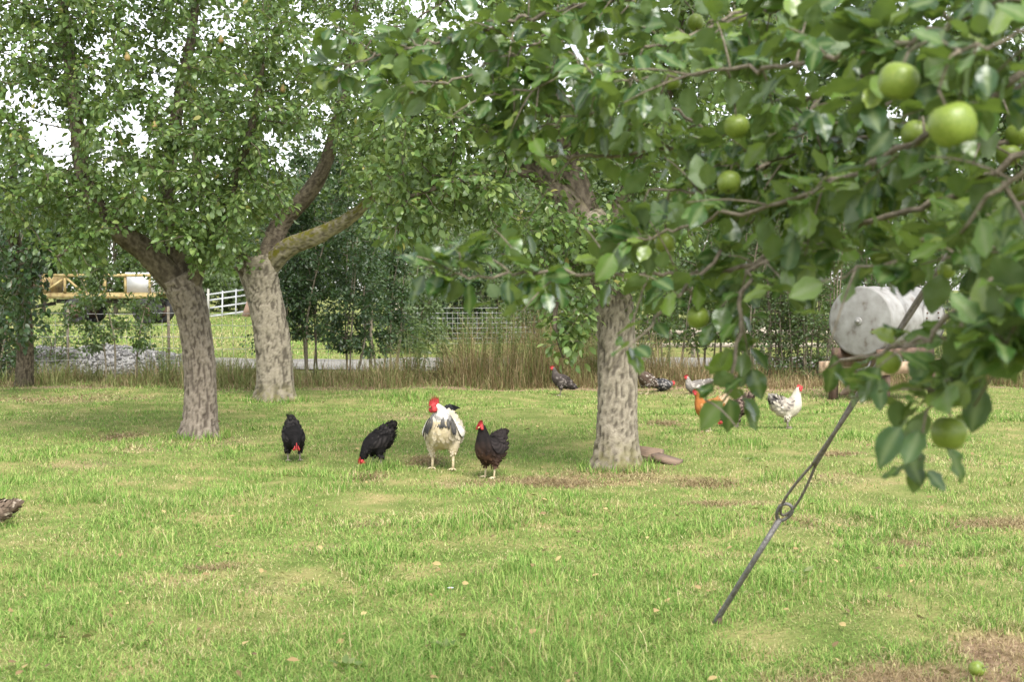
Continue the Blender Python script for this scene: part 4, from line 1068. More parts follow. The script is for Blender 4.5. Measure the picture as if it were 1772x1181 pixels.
weed(1130, 24.9, .7, 6, 'low green weed behind the resting grey hens', .35)

def left_apple():
    """dark apple tree at the left edge"""
    d0 = 24.2; x = (45 - 886) / F * d0; base = Vector((x, d0, float(gz(x, d0))))
    root = empty('apple_tree', base, 'dark-leaved apple tree with small green apples and ivy-dark trunk at left edge', 'tree')
    off = np.array(base)
    tl = [(*P(a, b, d), r * d / F) for a, b, d, r in [(42, 668, 24.2, 15), (44, 600, 24.1, 13), (38, 520, 23.6, 13), (30, 440, 22.9, 12), (10, 340, 22.2, 8)]]
    tl[0] = (*tl[0][:2], float(base.z) - .08, tl[0][3])
    bark_tube(tl, 'trunk', M['bark_dark'], root, base, sides=48, step=.02, flare=.25)
    nodes = []; par = []
    for rows in ([(38, 520, 23.6, 8), (70, 450, 22.0, 6), (110, 400, 21.6, 4)], [(34, 470, 23.1, 8), (-20, 400, 22.0, 6), (-60, 320, 21.6, 4)], [(30, 440, 22.9, 9), (20, 330, 22.0, 7), (40, 220, 21.6, 4)]):
        wl = [(*P(a, b, d), r * d / F) for a, b, d, r in rows]
        bark_tube(wl, 'limb', M['dark_bark'], root, base, sides=16, step=.05)
        ln = smooth_line(wl, 14)[:, :3]; b0 = len(nodes)
        for i, p in enumerate(ln[2:]): nodes.append(p); par.append(b0 + i - 1 if i else -1)
    fixed = len(nodes)
    attr = np.concatenate([ell(*b) for b in [(260, 0, 400, 21.6, .85, 1.0, .9), (130, 45, 520, 21.8, .42, .75, .6), (120, 15, 300, 21.4, .8, .7, .8), (70, 85, 430, 21.4, .35, .35, .4)]])
    attr = np.concatenate([attr, ell(200, 0, 420, 21.6, .9, 1.1, .9), ell(90, 30, 560, 22.2, .35, .45, .5), ell(80, 60, 330, 21.6, .5, .4, .5)])
    nodes, par = colonize(nodes, par, attr)
    mb, rad, kids = branch_mesh(nodes, par, fixed); mb.v = [a - off for a in mb.v]
    tag(mb.build('branches', M['twig'], root), kind='stuff')
    rad[:fixed] = 1
    pos, dirs, nrm = spread_leaves(nodes, par, rad, .0085, 6, .1, .5)
    u, v = proj(pos); ok = ~((u > 85) & (v > 480)) & ~((v > 640))
    pos, dirs, nrm = pos[ok], dirs[ok], nrm[ok]; size = .10 * rng.uniform(.7, 1.2, len(pos))
    u, v = proj(pos)
    order = np.argsort(np.where((u > 0) & (v > 0), pos[:, 1], 1e6)); a, b = order[:200], order[200:]
    DL = [single_leaf_mesh('leaf', 'oval', M['dark_leaf'], k) for k in range(3)]
    leaf_objects(root, base, pos[a], dirs[a], nrm[a], size[a], DL, width=1.15)
    W, t = leaves_np(pos[b], dirs[b], nrm[b], size[b], 'oval', 1.15)
    tag(link('crown', np_mesh('crown', W - off, tris=t, mat=M['dark_leaf']), root), kind='stuff')
    for px, py in [(18, 405), (12, 400), (26, 418), (30, 400), (52, 340), (8, 545), (70, 380), (10, 470), (40, 455)]:
        k = int(np.argmin(np.hypot(*(np.array(proj(nodes)) - np.array([[px], [py]]))) + 8 * (nodes[:, 1] - 20.8)))
        put_apple(root, Vector(nodes[k]) - base + Vector((0, -.05, -.06)), .055, (rng.uniform(-.4, .4), 0, rng.uniform(0, 6)))
left_apple()

def far_tree(px, d, H, rx, lab, mat, nleaf=9500, leaf=.32, trunk_r=.16, low=.04, clumps=64):
    x = (px - 886) / F * d; base = Vector((x, d, 0.0))
    H *= 1.3 if px < 1000 else 1.75
    root = empty('field_tree', base, lab, 'tree', 'trees beyond the field')
    pts = smooth_line([(0, 0, -.1), (.1, 0, H * .2), (-.1, .1, H * .5), (.1, 0, H * .8)], 12)
    mb = MB(); mb.tube(pts, np.linspace(trunk_r, .04, 12), 8); mb.build('trunk', M['stem'], root, smooth=True)
    c = rng.normal(0, 1, (clumps, 3)); c /= np.linalg.norm(c, axis=1, keepdims=True); c *= rng.random((clumps, 1)) ** .38
    c = c * np.array([rx, rx * .8, H * (1 - low) * .5]) + (0, 0, H * (low + (1 - low) * .5))
    mb = MB()
    for k in range(0, clumps, 3):
        p = pts[min(11, int(11 * np.clip(c[k, 2] / H * .75, .1, 1)))]; mb.tube([p, (p + c[k]) / 2 + (0, 0, .1), c[k]], [.05, .035, .015], 5, caps=False)
    tag(mb.build('limbs', M['stem'], root), kind='stuff')
    W, t = clump_leaves(c, rng.uniform(.18, .42, clumps) * rx, nleaf, leaf, 'card')
    tag(link('crown', np_mesh('crown', W, tris=t, mat=mat), root), kind='stuff')
FT = [(-60, 88, 9.0, 4.2, 'dark_leaf', 'dark field tree at the left edge beyond the trailer'), (75, 96, 6.8, 4.0, 'hedge_leaf', 'green field tree directly behind the drawbar end of the trailer'),
      (200, 92, 7.2, 4.0, 'hedge_leaf', 'green field tree behind the rear of the trailer'), (320, 100, 6.2, 4.0, 'pale_leaf', 'pale field tree behind the leaning pear trunk'),
      (415, 104, 5.4, 3.6, 'pale_leaf', 'low pale field tree behind the white gate'), (520, 84, 9.5, 4.2, 'dark_leaf', 'tall dark field tree behind the thick forked pear tree'),
      (640, 78, 9.0, 4.2, 'hedge_leaf', 'tall field tree over the mossy limb'), (735, 72, 7.4, 3.8, 'pale_leaf', 'pale willow-like field tree above the netting fence'),
      (850, 76, 8.2, 4.0, 'hedge_leaf', 'green field tree above the tallest weed'), (960, 70, 8.5, 4.0, 'hedge_leaf', 'green field tree just beside the straight pear tree'),
      (1080, 72, 8.8, 4.0, 'pale_leaf', 'pale field tree behind the straight pear trunk'), (1200, 66, 9.0, 4.0, 'hedge_leaf', 'green field tree above the pale rails'),
      (1330, 62, 9.4, 4.0, 'hedge_leaf', 'green field tree above the bare hedge stems'), (1470, 60, 9.6, 4.0, 'dark_leaf', 'dark field tree above the tank'), (1620, 60, 9.6, 4.0, 'hedge_leaf', 'green field tree beyond the far end of the tank'),
      (1770, 60, 9.6, 4.0, 'hedge_leaf', 'field tree at the right edge behind the apple boughs')]
for px, d, H, rx, mt, lab in FT:
    far_tree(px, d, H, rx, lab, M[mt])

# ================================================================== POULTRY
M['plumage'] = col_mat('plumage', rough=0.75, spec=0.12, bump=0.25)
M['comb'] = noise_mat('comb', [(0.3, (0.30, 0.02, 0.022)), (0.7, (0.47, 0.05, 0.05))], 40, 0.5, 0.4, 120)
M['beak'] = noise_mat('beak', [(0.3, (0.38, 0.26, 0.10)), (0.7, (0.5, 0.38, 0.18))], 40, 0.4)
M['eye'] = noise_mat('eye', [(0.4, (0.02, 0.01, 0.008)), (0.6, (0.05, 0.02, 0.01))], 40, 0.15)
M['shank'] = noise_mat('shank', [(0.3, (0.52, 0.42, 0.24)), (0.7, (0.68, 0.58, 0.40))], 60, 0.6, 0.5, 200)
M['shank_dark'] = noise_mat('shank_dark', [(0.3, (0.20, 0.17, 0.14)), (0.7, (0.34, 0.28, 0.22))], 60, 0.6, 0.5, 200)

# body stations: x forward, z up, half width, half height, part of the body (t: 0 tail .. 1 head)
STAND = [(-.20, .375, .010, .014), (-.17, .345, .030, .045), (-.12, .29, .070, .085), (-.06, .245, .092, .108), (.03, .230, .100, .115), (.10, .250, .084, .098), (.138, .305, .054, .064), (.152, .355, .036, .042), (.165, .400, .027, .030), (.185, .405, .020, .022), (.2, .402, .009, .010)]
PROUD = [(-.17, .345, .010, .014), (-.145, .32, .030, .045), (-.10, .275, .075, .085), (-.04, .235, .100, .110), (.03, .235, .106, .118), (.085, .27, .090, .102), (.11, .33, .062, .070), (.12, .385, .042, .048), (.135, .43, .030, .033), (.155, .437, .021, .023), (.17, .434, .009, .010)]
UPRIGHT = [(-.20, .14, .008, .012), (-.17, .155, .035, .035), (-.11, .185, .065, .07), (-.04, .22, .090, .10), (.03, .25, .094, .108), (.08, .29, .076, .09), (.105, .345, .050, .058), (.115, .395, .034, .038), (.13, .43, .026, .029), (.15, .433, .019, .021), (.165, .43, .009, .010)]
PECK = [(-.175, .37, .010, .014), (-.15, .345, .032, .044), (-.11, .295, .072, .085), (-.055, .25, .092, .105), (.03, .215, .100, .112), (.10, .195, .082, .092), (.15, .165, .050, .058), (.18, .125, .034, .038), (.195, .085, .027, .029), (.205, .06, .019, .021), (.212, .042, .009, .010)]
FORAGE = [(-.17, .39, .010, .014), (-.145, .36, .030, .044), (-.11, .305, .070, .085), (-.05, .25, .096, .108), (.03, .22, .102, .114), (.10, .21, .082, .094), (.15, .205, .050, .058), (.185, .19, .034, .038), (.21, .165, .027, .030), (.225, .148, .020, .022), (.235, .135, .009, .010)]
SIT = [(-.23, .20, .008, .012), (-.19, .18, .024, .036), (-.13, .145, .068, .072), (-.05, .115, .104, .10), (.03, .108, .112, .106), (.10, .125, .090, .092), (.135, .17, .054, .06), (.145, .215, .036, .040), (.158, .25, .027, .029), (.178, .255, .020, .021), (.193, .252, .009, .010)]
HIDE = [(-.22, .17, .01, .014), (-.18, .16, .03, .036), (-.12, .13, .075, .066), (-.04, .105, .11, .094), (.04, .10, .112, .098), (.11, .10, .085, .08), (.15, .11, .055, .055), (.175, .12, .036, .038), (.195, .115, .026, .028), (.21, .11, .018, .02), (.222, .105, .008, .009)]
COCK = [(-.27, .50, .012, .03), (-.22, .47, .03, .07), (-.16, .41, .085, .105), (-.07, .345, .140, .135), (.02, .325, .158, .145), (.10, .37, .142, .128), (.135, .45, .112, .098), (.145, .52, .072, .064), (.157, .57, .042, .044), (.172, .595, .030, .034), (.195, .60, .022, .024), (.212, .596, .010, .012)]

def bird(name, label, spot, rz, stations, colour, scale=1.0, cock=False, legs=True, shank='shank', group='hens in the orchard', lift=0.0, comb=1.0, step_leg=0.0, feathers=620, fl=0.042, head_yaw=0.0, tail=.085, squash=1.0, wide=1.0):
    """colour(t, a, p) -> (base rgb, tip rgb) for body position t (0 tail..1 beak), angle a round the body"""
    g = G(*spot) if len(spot) == 2 else Vector(spot)
    root = empty(name, g + Vector((0, 0, lift)), label, 'rooster' if cock else 'hen', None if cock else group, rz)
    root.scale = (scale * squash, scale * wide, scale)
    st = smooth_line(stations, 44); n = 44; sides = 20
    if head_yaw:      # turn head and upper neck
        f = np.clip((np.arange(n) / (n - 1) - 0.66) / 0.2, 0, 1) ** 1.0
        yo = np.zeros(n); x0 = st[int(n * .66), 0]
        yo = np.sin(head_yaw) * f * np.abs(st[:, 0] - x0 + 0.02); st[:, 0] = np.where(f > 0, x0 + (st[:, 0] - x0) * (1 - f * (1 - math.cos(head_yaw))), st[:, 0])
    else: yo = np.zeros(n)
    pts = np.stack([st[:, 0], yo, st[:, 1]], -1); hw = np.maximum(st[:, 2], .003); hh = np.maximum(st[:, 3], .003)
    T = np.gradient(pts, axis=0); T /= np.linalg.norm(T, axis=1, keepdims=True)
    Y = np.tile([0, 1.0, 0], (n, 1)); Y -= T * (T * Y).sum(1, keepdims=True); Y /= np.linalg.norm(Y, axis=1, keepdims=True)
    U = np.cross(T, Y); U *= np.sign(U[:, 2:3] + 1e-9) if False else 1
    if U[n // 2, 2] < 0: U = -U
    a = np.arange(sides) * 2 * math.pi / sides
    sec = lambda i, ang, k=1.0: pts[i] + k * (hw[i] * np.cos(ang) * Y[i] + hh[i] * np.sin(ang) * U[i])
    V = np.array([sec(i, x) for i in range(n) for x in a])
    q = [(i * sides + j, i * sides + (j + 1) % sides, (i + 1) * sides + (j + 1) % sides, (i + 1) * sides + j) for i in range(n - 1) for j in range(sides)]
    mb = MB(); c0 = len(V); V = np.concatenate([V, pts[:1], pts[-1:]])
    tt = [(c0, (k + 1) % sides, k) for k in range(sides)] + [(c0 + 1, (n - 1) * sides + k, (n - 1) * sides + (k + 1) % sides) for k in range(sides)]
    mb.add(V, q, tt)
    body_low = float((pts[:, 2] - hh)[n // 3:2 * n // 3].min()); xm = pts[n // 2 - 4, 0]
    big = 1.55 if cock else 1.0
    leg_y = 0.052 * big; knee = []
    if legs:
        for s in (-1, 1):
            top = np.array([xm - .02, s * leg_y, body_low + .075 * big]); kn = np.array([xm - .03 + s * step_leg, s * leg_y * 1.12, body_low - .015 - (.03 if cock else 0)])
            knee.append(kn)
            mb.tube(smooth_line([top, (top + kn) / 2 + (.01, s * .006, .005), kn], 7), np.linspace(.058, .020, 7) * (1.25 if cock else 1), 12)
    tmp = np_mesh('tmp', np.concatenate(mb.v), np.concatenate(mb.t) if mb.t else None, np.concatenate(mb.q))
    ob = bpy.data.objects.new('tmp', tmp); COL.objects.link(ob)
    md = ob.modifiers.new('r', 'REMESH'); md.mode = 'VOXEL'; md.voxel_size = 0.0125
    m2 = ob.modifiers.new('s', 'SMOOTH'); m2.factor = 0.5; m2.iterations = 3
    dg = bpy.context.evaluated_depsgraph_get()
    me = bpy.data.meshes.new_from_object(ob.evaluated_get(dg)); bpy.data.objects.remove(ob); bpy.data.meshes.remove(tmp)
    me.name = 'body'
    co = np.zeros(len(me.vertices) * 3, np.float32); me.vertices.foreach_get('co', co); co = co.reshape(-1, 3)
    def where(c):
        d2 = ((c[:, None, :] - pts[None]) ** 2).sum(-1); i = d2.argmin(1); r = c - pts[i]
        return i / (n - 1), np.arctan2((r * U[i]).sum(1) / hh[i], (r * Y[i]).sum(1) / hw[i])
    tb, ab = where(co)
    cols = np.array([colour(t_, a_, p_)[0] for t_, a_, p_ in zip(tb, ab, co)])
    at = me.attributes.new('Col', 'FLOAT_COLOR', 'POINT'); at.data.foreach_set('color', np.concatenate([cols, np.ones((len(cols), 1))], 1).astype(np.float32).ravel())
    me.polygons.foreach_set('use_smooth', np.ones(len(me.polygons), bool)); me.materials.clear(); me.materials.append(M['plumage'])
    link('body', me, root)
    # overlapping contour feathers
    fr_ = np.random.default_rng(int(abs(spot[0]) * 7 + spot[1]))
    FV = []; FT_ = []; FC = []; k0 = 0
    tmpl = np.array([(0, 0, 0), (-.24, .35, .02), (.24, .35, .02), (-.26, .72, .015), (.26, .72, .015), (0, 1, 0)]); tri = np.array([(0, 2, 1), (1, 2, 4), (1, 4, 3), (3, 4, 5)])
    def feather(p, d, nr, L, w_, cb, ct):
        nonlocal k0
        d = d / np.linalg.norm(d); nr = nr - d * nr.dot(d); nr /= np.linalg.norm(nr); x = np.cross(d, nr)
        FV.append(p + L * (tmpl[:, 0:1] * w_ * x + tmpl[:, 1:2] * d + tmpl[:, 2:3] * nr)); FT_.append(tri + k0); k0 += 6
        FC.append(np.array([cb, cb, cb, ct * .6 + cb * .4, ct * .6 + cb * .4, ct]))
    for _ in range(feathers):
        t_ = fr_.uniform(.06, .84) if not cock else fr_.uniform(.06, .86); i = int(t_ * (n - 1)); an = fr_.uniform(0, 2 * math.pi)
        p = sec(i, an, .98); r = sec(i, an, 1.0) - pts[i]; nr = r / np.linalg.norm(r)
        d = -T[i] + nr * fr_.uniform(.06, .3)
        if t_ > .55: d = d + np.array([0, 0, -.55])
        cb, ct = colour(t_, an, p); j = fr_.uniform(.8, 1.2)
        L = fl * fr_.uniform(.7, 1.2) * (1.25 if t_ < .5 else .85) * scale ** 0
        feather(p, d, nr, L, .9, np.array(cb) * j, np.array(ct) * j)
    if cock:      # long hackle feathers falling over the shoulders
        for _ in range(260):
            t_ = fr_.uniform(.56, .78); i = int(t_ * (n - 1)); an = fr_.uniform(-math.pi * .5, math.pi * 1.5)
            if math.sin(an) < -.8 and t_ < .62: continue
            p = sec(i, an, 1.09); r = sec(i, an, 1.0) - pts[i]; nr = r / np.linalg.norm(r)
            low_ = np.clip((.72 - t_) / .1, 0, 1); pale = np.array([.60, .57, .52]) * fr_.uniform(.7, 1.1)
            feather(p, -T[i] + nr * .55 + np.array([0, 0, -.9]), nr, fr_.uniform(.08, .13), .5, pale * (1 - .85 * low_), np.array([.012, .012, .013]) if fr_.random() < .4 + .9 * low_ else pale * .8)
    if legs:
        for kn, s in zip(knee, (-1, 1)):
            for _ in range(70):
                f = fr_.random(); an = fr_.uniform(0, 6.28); top = np.array([xm - .02, s * leg_y, body_low + .07 * big]); c = top + (kn - top) * f
                r = np.array([math.cos(an), math.sin(an), 0]); rad = (.058 - .036 * f) * (1.25 if cock else 1)
                cb, ct = colour(.40, -1.4, c); feather(c + r * rad * .9, np.array([0, 0, -1.0]) + r * .25, r, .03, .9, np.array(cb), np.array(ct))
    pl = link('plumage', np_mesh('plumage', np.concatenate(FV), tris=np.concatenate(FT_), mat=M['plumage'], colors={'Col': np.concatenate(FC)}), root); pl['kind'] = 'stuff'
    # wings
    for s in (1, -1):
        i0, i1 = int(.60 * (n - 1)), int(.24 * (n - 1)); W = []; C = []
        rows = 9
        for r_ in range(rows):
            f = r_ / (rows - 1); i = int(round(i0 + (i1 - i0) * f)); hgt = (.62 * math.sin(math.pi * min(1, f * .85 + .12)) ** .7)
            for k_, fr2 in enumerate((-.5, -.15, .2, .55)):
                an = .12 + fr2 * hgt * 1.15; an = an if s > 0 else math.pi - an
                W.append(sec(i, an, 1.085 + .035 * math.sin(math.pi * f) - (.03 if k_ in (0, 3) else 0)))
                cb, ct = colour(.42 - .1 * f, an + 9, W[-1]); C.append(np.array(ct if (r_ + k_) % 2 else cb))
        Q = [(r_ * 4 + k_, r_ * 4 + k_ + 1, r_ * 4 + 5 + k_, r_ * 4 + 4 + k_) for r_ in range(rows - 1) for k_ in range(3)]
        link('wing', np_mesh('wing', W, quads=Q, mat=M['plumage'], smooth=True, colors={'Col': np.array(C)}), root)
    # tail feathers
    for k in range(9 if not cock else 12):
        f = (k / 8 - .5) if not cock else (k / 11 - .5); p = pts[3] + np.array([0, f * .03, 0]); d = -T[3] + np.array([0, f * .7, .25 * (1 - abs(f) * 1.4)])
        if cock: d = d + np.array([0, 0, .35])
        L = (tail if not cock else .26) * (1 - .3 * abs(f)); d = d / np.linalg.norm(d); pp = []
        x = np.cross(d, (0, 1.0, 0)) if abs(d[1]) < .9 else np.array([0, 0, 1.0]); x /= np.linalg.norm(x)
        cb, ct = colour(.02, 1.5, p); C = []
        for r_ in range(6):
            h = r_ / 5; c = p + d * L * h + np.array([-.3 * L * h * h if cock else 0, 0, -(.5 if cock else .12) * L * h * h]); w_ = .020 * math.sin(math.pi * (.15 + .8 * h)) * (1.1 if cock else 1)
            pp += [c - x * w_, c + x * w_]; C += [np.array(cb) * (1 - h) + np.array(ct) * h] * 2
        link('tail_feather', np_mesh('tail_feather', pp, quads=[(2 * r_, 2 * r_ + 1, 2 * r_ + 3, 2 * r_ + 2) for r_ in range(5)], mat=M['plumage'], smooth=True, colors={'Col': np.array(C)}), root)
    # head: beak, comb, face, wattles, eyes
    hi = int(.90 * (n - 1)); hp = pts[hi]; tip = pts[-1]; fw = (tip - pts[-6]); fw /= np.linalg.norm(fw); hup = U[hi]; hy = Y[hi]
    hs_ = 1.55 if cock else 1.0
    mb = MB(); mb.tube([tip - fw * .012, tip + fw * .006, tip + fw * .022 - hup * .004], [.0105 * hs_, .008 * hs_, .0015], 8); mb.build('beak', M['beak'], root, smooth=True)
    cl = .066 * comb * (1.35 if cock else 1); chh = .036 * comb * (2.3 if cock else 1); base_ = hp + hup * hh[hi] * .85
    prof = []; np_ = 5
    for k in range(2 * np_ + 1):
        f = k / (2 * np_); z = (.35 if k % 2 == 0 else 1.0) * (math.sin(math.pi * (.15 + .75 * (1 - f))) ** .6); prof.append((cl * (.55 - f), chh * z))
    VV = []
    for s in (-1, 1):
        for x_, z_ in prof: VV.append(base_ + fw * x_ + hup * z_ + hy * s * .0025)
        for x_, z_ in prof: VV.append(base_ + fw * x_ - hup * .012 + hy * s * .006)
    m_ = len(prof); Q = []
    for s, o in ((0, 0), (1, 2 * m_)):
        Q += [(o + k, o + k + 1, o + m_ + k + 1, o + m_ + k) for k in range(m_ - 1)]
    Q += [(k, 2 * m_ + k, 2 * m_ + k + 1, k + 1) for k in range(m_ - 1)]
    link('comb', np_mesh('comb', VV, quads=Q, mat=M['comb']), root)
    for s in (-1, 1):
        c = hp + fw * .012 + hy * s * hw[hi] * .9
        mb = MB(); L = .026 * hs_ * (1.5 if cock else .9)
        mb.tube(smooth_line([c + hup * .004, c - hup * L * .5 + hy * s * .004, c - hup * L], 6), np.array([.008, .012, .014, .015, .012, .003]) * hs_ * (1.1 if cock else .9), 8)
        mb.build('wattle', M['comb'], root, smooth=True)
        c = hp + fw * .006 + hy * s * hw[hi] * .92 + hup * .002
        V_, q_, t_ = [], [], []
        mb = MB(); mb.tube([c - hy * s * .006, c + hy * s * .001, c + hy * s * .004], [.023 * hs_, .020 * hs_, .008], 10); mb.build('face', M['comb'], root, smooth=True)
        mb = MB(); c2 = c + hy * s * .004 + hup * .004; mb.tube([c2 - hy * s * .003, c2 + hy * s * .001, c2 + hy * s * .0025], [.0045, .004, .001], 8); mb.build('eye', M['eye'], root, smooth=True)
    # shanks and toes
    if legs:
        for kn, s in zip(knee, (-1, 1)):
            mb = MB(); ft = np.array([kn[0] + .012, kn[1], .012 - lift / scale]); r0 = .0085 * (1.35 if cock else 1)
            mb.tube([kn + (0, 0, .03), kn, (kn + ft) / 2, ft], [r0 * 1.2, r0 * 1.1, r0 * .9, r0], 8)
            for da in (-.55, 0, .55, math.pi):
                L = (.052 if da < 3 else .026) * (1.3 if cock else 1); dv = np.array([math.cos(da), math.sin(da), 0])
                mb.tube([ft, ft + dv * L * .5 + (0, 0, .001), ft + dv * L + (0, 0, -.006)], [r0 * .8, r0 * .6, r0 * .25], 6)
            mb.build('leg', M[shank], root, smooth=True)
    return root

def C3(*a): return np.array(a, float)
def black_hen(t, a, p):
    n_ = float(hash2(np.array(round(p[0] * 90)), np.array(round(p[2] * 90)), 1)); b = C3(.007, .006, .006); return b * (.6 + .8 * n_), C3(.022, .019, .018) * (.4 + 1.4 * n_)
def brown_black_hen(t, a, p):
    low = np.clip((-math.sin(a) - .1) * 1.6, 0, 1) * np.clip((.62 - t) * 6, 0, 1) * np.clip((t - .1) * 6, 0, 1)
    n_ = float(vnoise(np.array(p[0] * 40), np.array(p[1] * 40 + p[2] * 30), 2))
    b = C3(.012, .0095, .009) * (1 - low) + C3(.05, .028, .018) * low * (.4 + .9 * n_)
    return b * (.7 + .6 * n_), b * (1.2 + 1.6 * n_) + C3(.004, .003, .003)
def cock_col(t, a, p):
    n_ = float(vnoise(np.array(a * 6.0), np.array(t * 3.0), 3))
    if t < .16: return C3(.02, .02, .022), C3(.03, .03, .03)
    if a > 7: e = float(vnoise(np.array(p[2] * 14), np.array(p[0] * 10), 5)); return C3(.62, .59, .52), (C3(.02, .02, .02) if p[2] < .30 else C3(.62, .58, .5))
    if t > .76: return C3(.50, .48, .44), C3(.48, .45, .41)
    if t > .56: 
        k = .25 if n_ > .45 else 1.0
        k = k * np.clip((t - .5) / .22, .25, 1)
        front = math.sin(a) < -.6 and t < .61
        return (C3(.52, .475, .39), C3(.50, .45, .36)) if front else (C3(.64, .62, .57) * k, C3(.05, .05, .05) if n_ > .38 else C3(.45, .43, .4))
    if .44 < t <= .56 and math.sin(a) > -.1: return C3(.50, .48, .43), (C3(.06, .06, .06) if n_ > .5 else C3(.55, .52, .46))
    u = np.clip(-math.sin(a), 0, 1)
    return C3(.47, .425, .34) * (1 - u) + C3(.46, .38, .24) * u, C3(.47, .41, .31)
def grey_hen(dark, pale, tint=1.0):
    def f(t, a, p):
        n_ = float(vnoise(np.array(p[0] * 55 + 9), np.array(p[2] * 55 + p[1] * 40), 4))
        m = np.clip((n_ - .35) * 2.2, 0, 1); m2 = np.clip((t - .55) * 3, 0, 1)
        b = C3(*dark) * (1 - .45 * m2) + C3(*pale) * .45 * m2
        return b * (.7 + .6 * n_), (C3(*pale) if m > .5 else C3(*dark) * .8)
    return f
def pale_hen(t, a, p):
    n_ = float(vnoise(np.array(p[0] * 60 + 3), np.array(p[2] * 60 + p[1] * 40), 6))
    wing = a > 7; back = math.sin(a) > .25
    if t < .18: return C3(.10, .09, .085), C3(.34, .31, .27)
    if t > .62: return C3(.50, .455, .36), C3(.54, .49, .39) if n_ > .3 else C3(.36, .32, .26)
    if wing or back: return C3(.34, .30, .25), (C3(.07, .06, .055) if n_ > .42 else C3(.46, .42, .35))
    return C3(.46, .42, .34), (C3(.24, .21, .18) if n_ > .55 else C3(.52, .47, .38))
def ginger_hen(t, a, p):
    n_ = float(vnoise(np.array(p[0] * 40), np.array(p[2] * 40 + p[1] * 40), 7))
    if t < .24: return C3(.62, .46, .28), C3(.72, .58, .40)
    b = C3(.36, .135, .035) if t > .5 else C3(.44, .20, .07)
    return b * (.75 + .5 * n_), b * 1.35
def speckled_hen(t, a, p):
    n_ = float(vnoise(np.array(p[0] * 70), np.array(p[2] * 70 + p[1] * 50), 8))
    return C3(.035, .022, .018), (C3(.26, .19, .15) if n_ > .5 else C3(.05, .032, .025))

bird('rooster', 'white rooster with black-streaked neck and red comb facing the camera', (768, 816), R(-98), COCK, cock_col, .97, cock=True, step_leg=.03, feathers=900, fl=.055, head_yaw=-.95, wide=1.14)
bird('hen', 'black hen bending forward, tail up, between the leaning pear trunk and the rooster', (508, 800), R(-74), FORAGE, black_hen, .98, shank='shank_dark', tail=.13)
bird('hen', 'black hen with its head down in the grass close beside the rooster', (655, 811), R(226), PECK, black_hen, .98, shank='shank_dark')
bird('hen', 'blackish hen with brown belly and pale legs walking beside the rooster', (850, 826), R(236), PROUD, brown_black_hen, 1.06, step_leg=.02, tail=.10)
bird('hen', 'dark grey hen standing upright alone before the brown grass', (972, 684), R(176), UPRIGHT, grey_hen((.055, .045, .04), (.22, .19, .17)), .98, shank='shank_dark')
bird('hen', 'brown-grey hen with pale neck peering past the straight pear trunk', (1118, 681), R(222), UPRIGHT, grey_hen((.085, .06, .045), (.42, .38, .33)), 1.02)
bird('hen', 'grey and black hen lying flat next to the pale-necked hen', (1146, 677), R(28), HIDE, grey_hen((.06, .058, .06), (.38, .35, .32)), .98, legs=False)
bird('hen', 'pale grey hen sitting down with only its red comb and breast clear', (1206, 682), R(190), SIT, grey_hen((.20, .18, .16), (.48, .44, .39)), 1.0, legs=False)
bird('hen', 'ginger hen with pale fluffy tail seen behind an apple leaf', (1232, 750), R(174), STAND, ginger_hen, 1.10, shank='shank', squash=.92)
bird('hen', 'dark speckled hen with raised tail just behind the ginger hen', (1276, 736), R(196), PECK, speckled_hen, 1.05, shank='shank_dark')
bird('hen', 'pale grey speckled hen standing in profile, farthest along toward the tank', (1360, 742), R(-14), PROUD, pale_hen, 1.08, shank='shank_dark', squash=.95)
bird('hen', 'mottled brown hen lying cut off by the edge of the picture', (-18, 908), R(188), HIDE, grey_hen((.17, .125, .09), (.46, .39, .31)), .88, legs=False)

# ================================================================== TANK, TRAILER, FENCES, SMALL THINGS
M['galvanised'] = noise_mat('galvanised', [(0.28, (0.13, 0.11, 0.09)), (0.42, (0.22, 0.21, 0.195)), (0.75, (0.30, 0.295, 0.28))], 6.5, 0.6, 0.2, 12, metal=0.1, spec=0.4, detail=9)
M['rust'] = noise_mat('rust', [(0.3, (0.075, 0.05, 0.038)), (0.7, (0.165, 0.105, 0.075))], 9, 0.9, 0.5, 40)
M['rust_pale'] = noise_mat('rust_pale', [(0.3, (0.24, 0.16, 0.10)), (0.7, (0.42, 0.32, 0.22))], 7, 0.9, 0.5, 40)
M['steel'] = noise_mat('steel', [(0.3, (0.11, 0.10, 0.095)), (0.7, (0.22, 0.21, 0.20))], 40, 0.5, 0.4, 150, metal=0.7)
M['wire_rope'] = noise_mat('wire_rope', [(0.3, (0.10, 0.085, 0.075)), (0.7, (0.21, 0.185, 0.165))], 50, 0.55, 0.3, 200, metal=0.5)
M['old_yellow'] = noise_mat('old_yellow', [(0.3, (0.18, 0.115, 0.06)), (0.5, (0.32, 0.24, 0.10)), (0.75, (0.38, 0.32, 0.18))], 4.5, 0.8, 0.3, 20, detail=9)
M['tyre'] = noise_mat('tyre', [(0.3, (0.02, 0.02, 0.021)), (0.7, (0.045, 0.044, 0.043))], 9, 0.9, 0.3, 50)
M['pale_panel'] = noise_mat('pale_panel', [(0.3, (0.42, 0.43, 0.44)), (0.7, (0.58, 0.59, 0.60))], 3, 0.6)
M['dark_metal'] = noise_mat('dark_metal', [(0.3, (0.03, 0.028, 0.026)), (0.7, (0.08, 0.07, 0.06))], 6, 0.8)
M['white_paint'] = noise_mat('white_paint', [(0.3, (0.48, 0.50, 0.52)), (0.7, (0.64, 0.65, 0.66))], 5, 0.6)
M['pale_wood'] = noise_mat('pale_wood', [(0.3, (0.33, 0.28, 0.21)), (0.7, (0.50, 0.44, 0.35))], 8, 0.9, 0.4, 30, stretch=(.2, 1, 1))
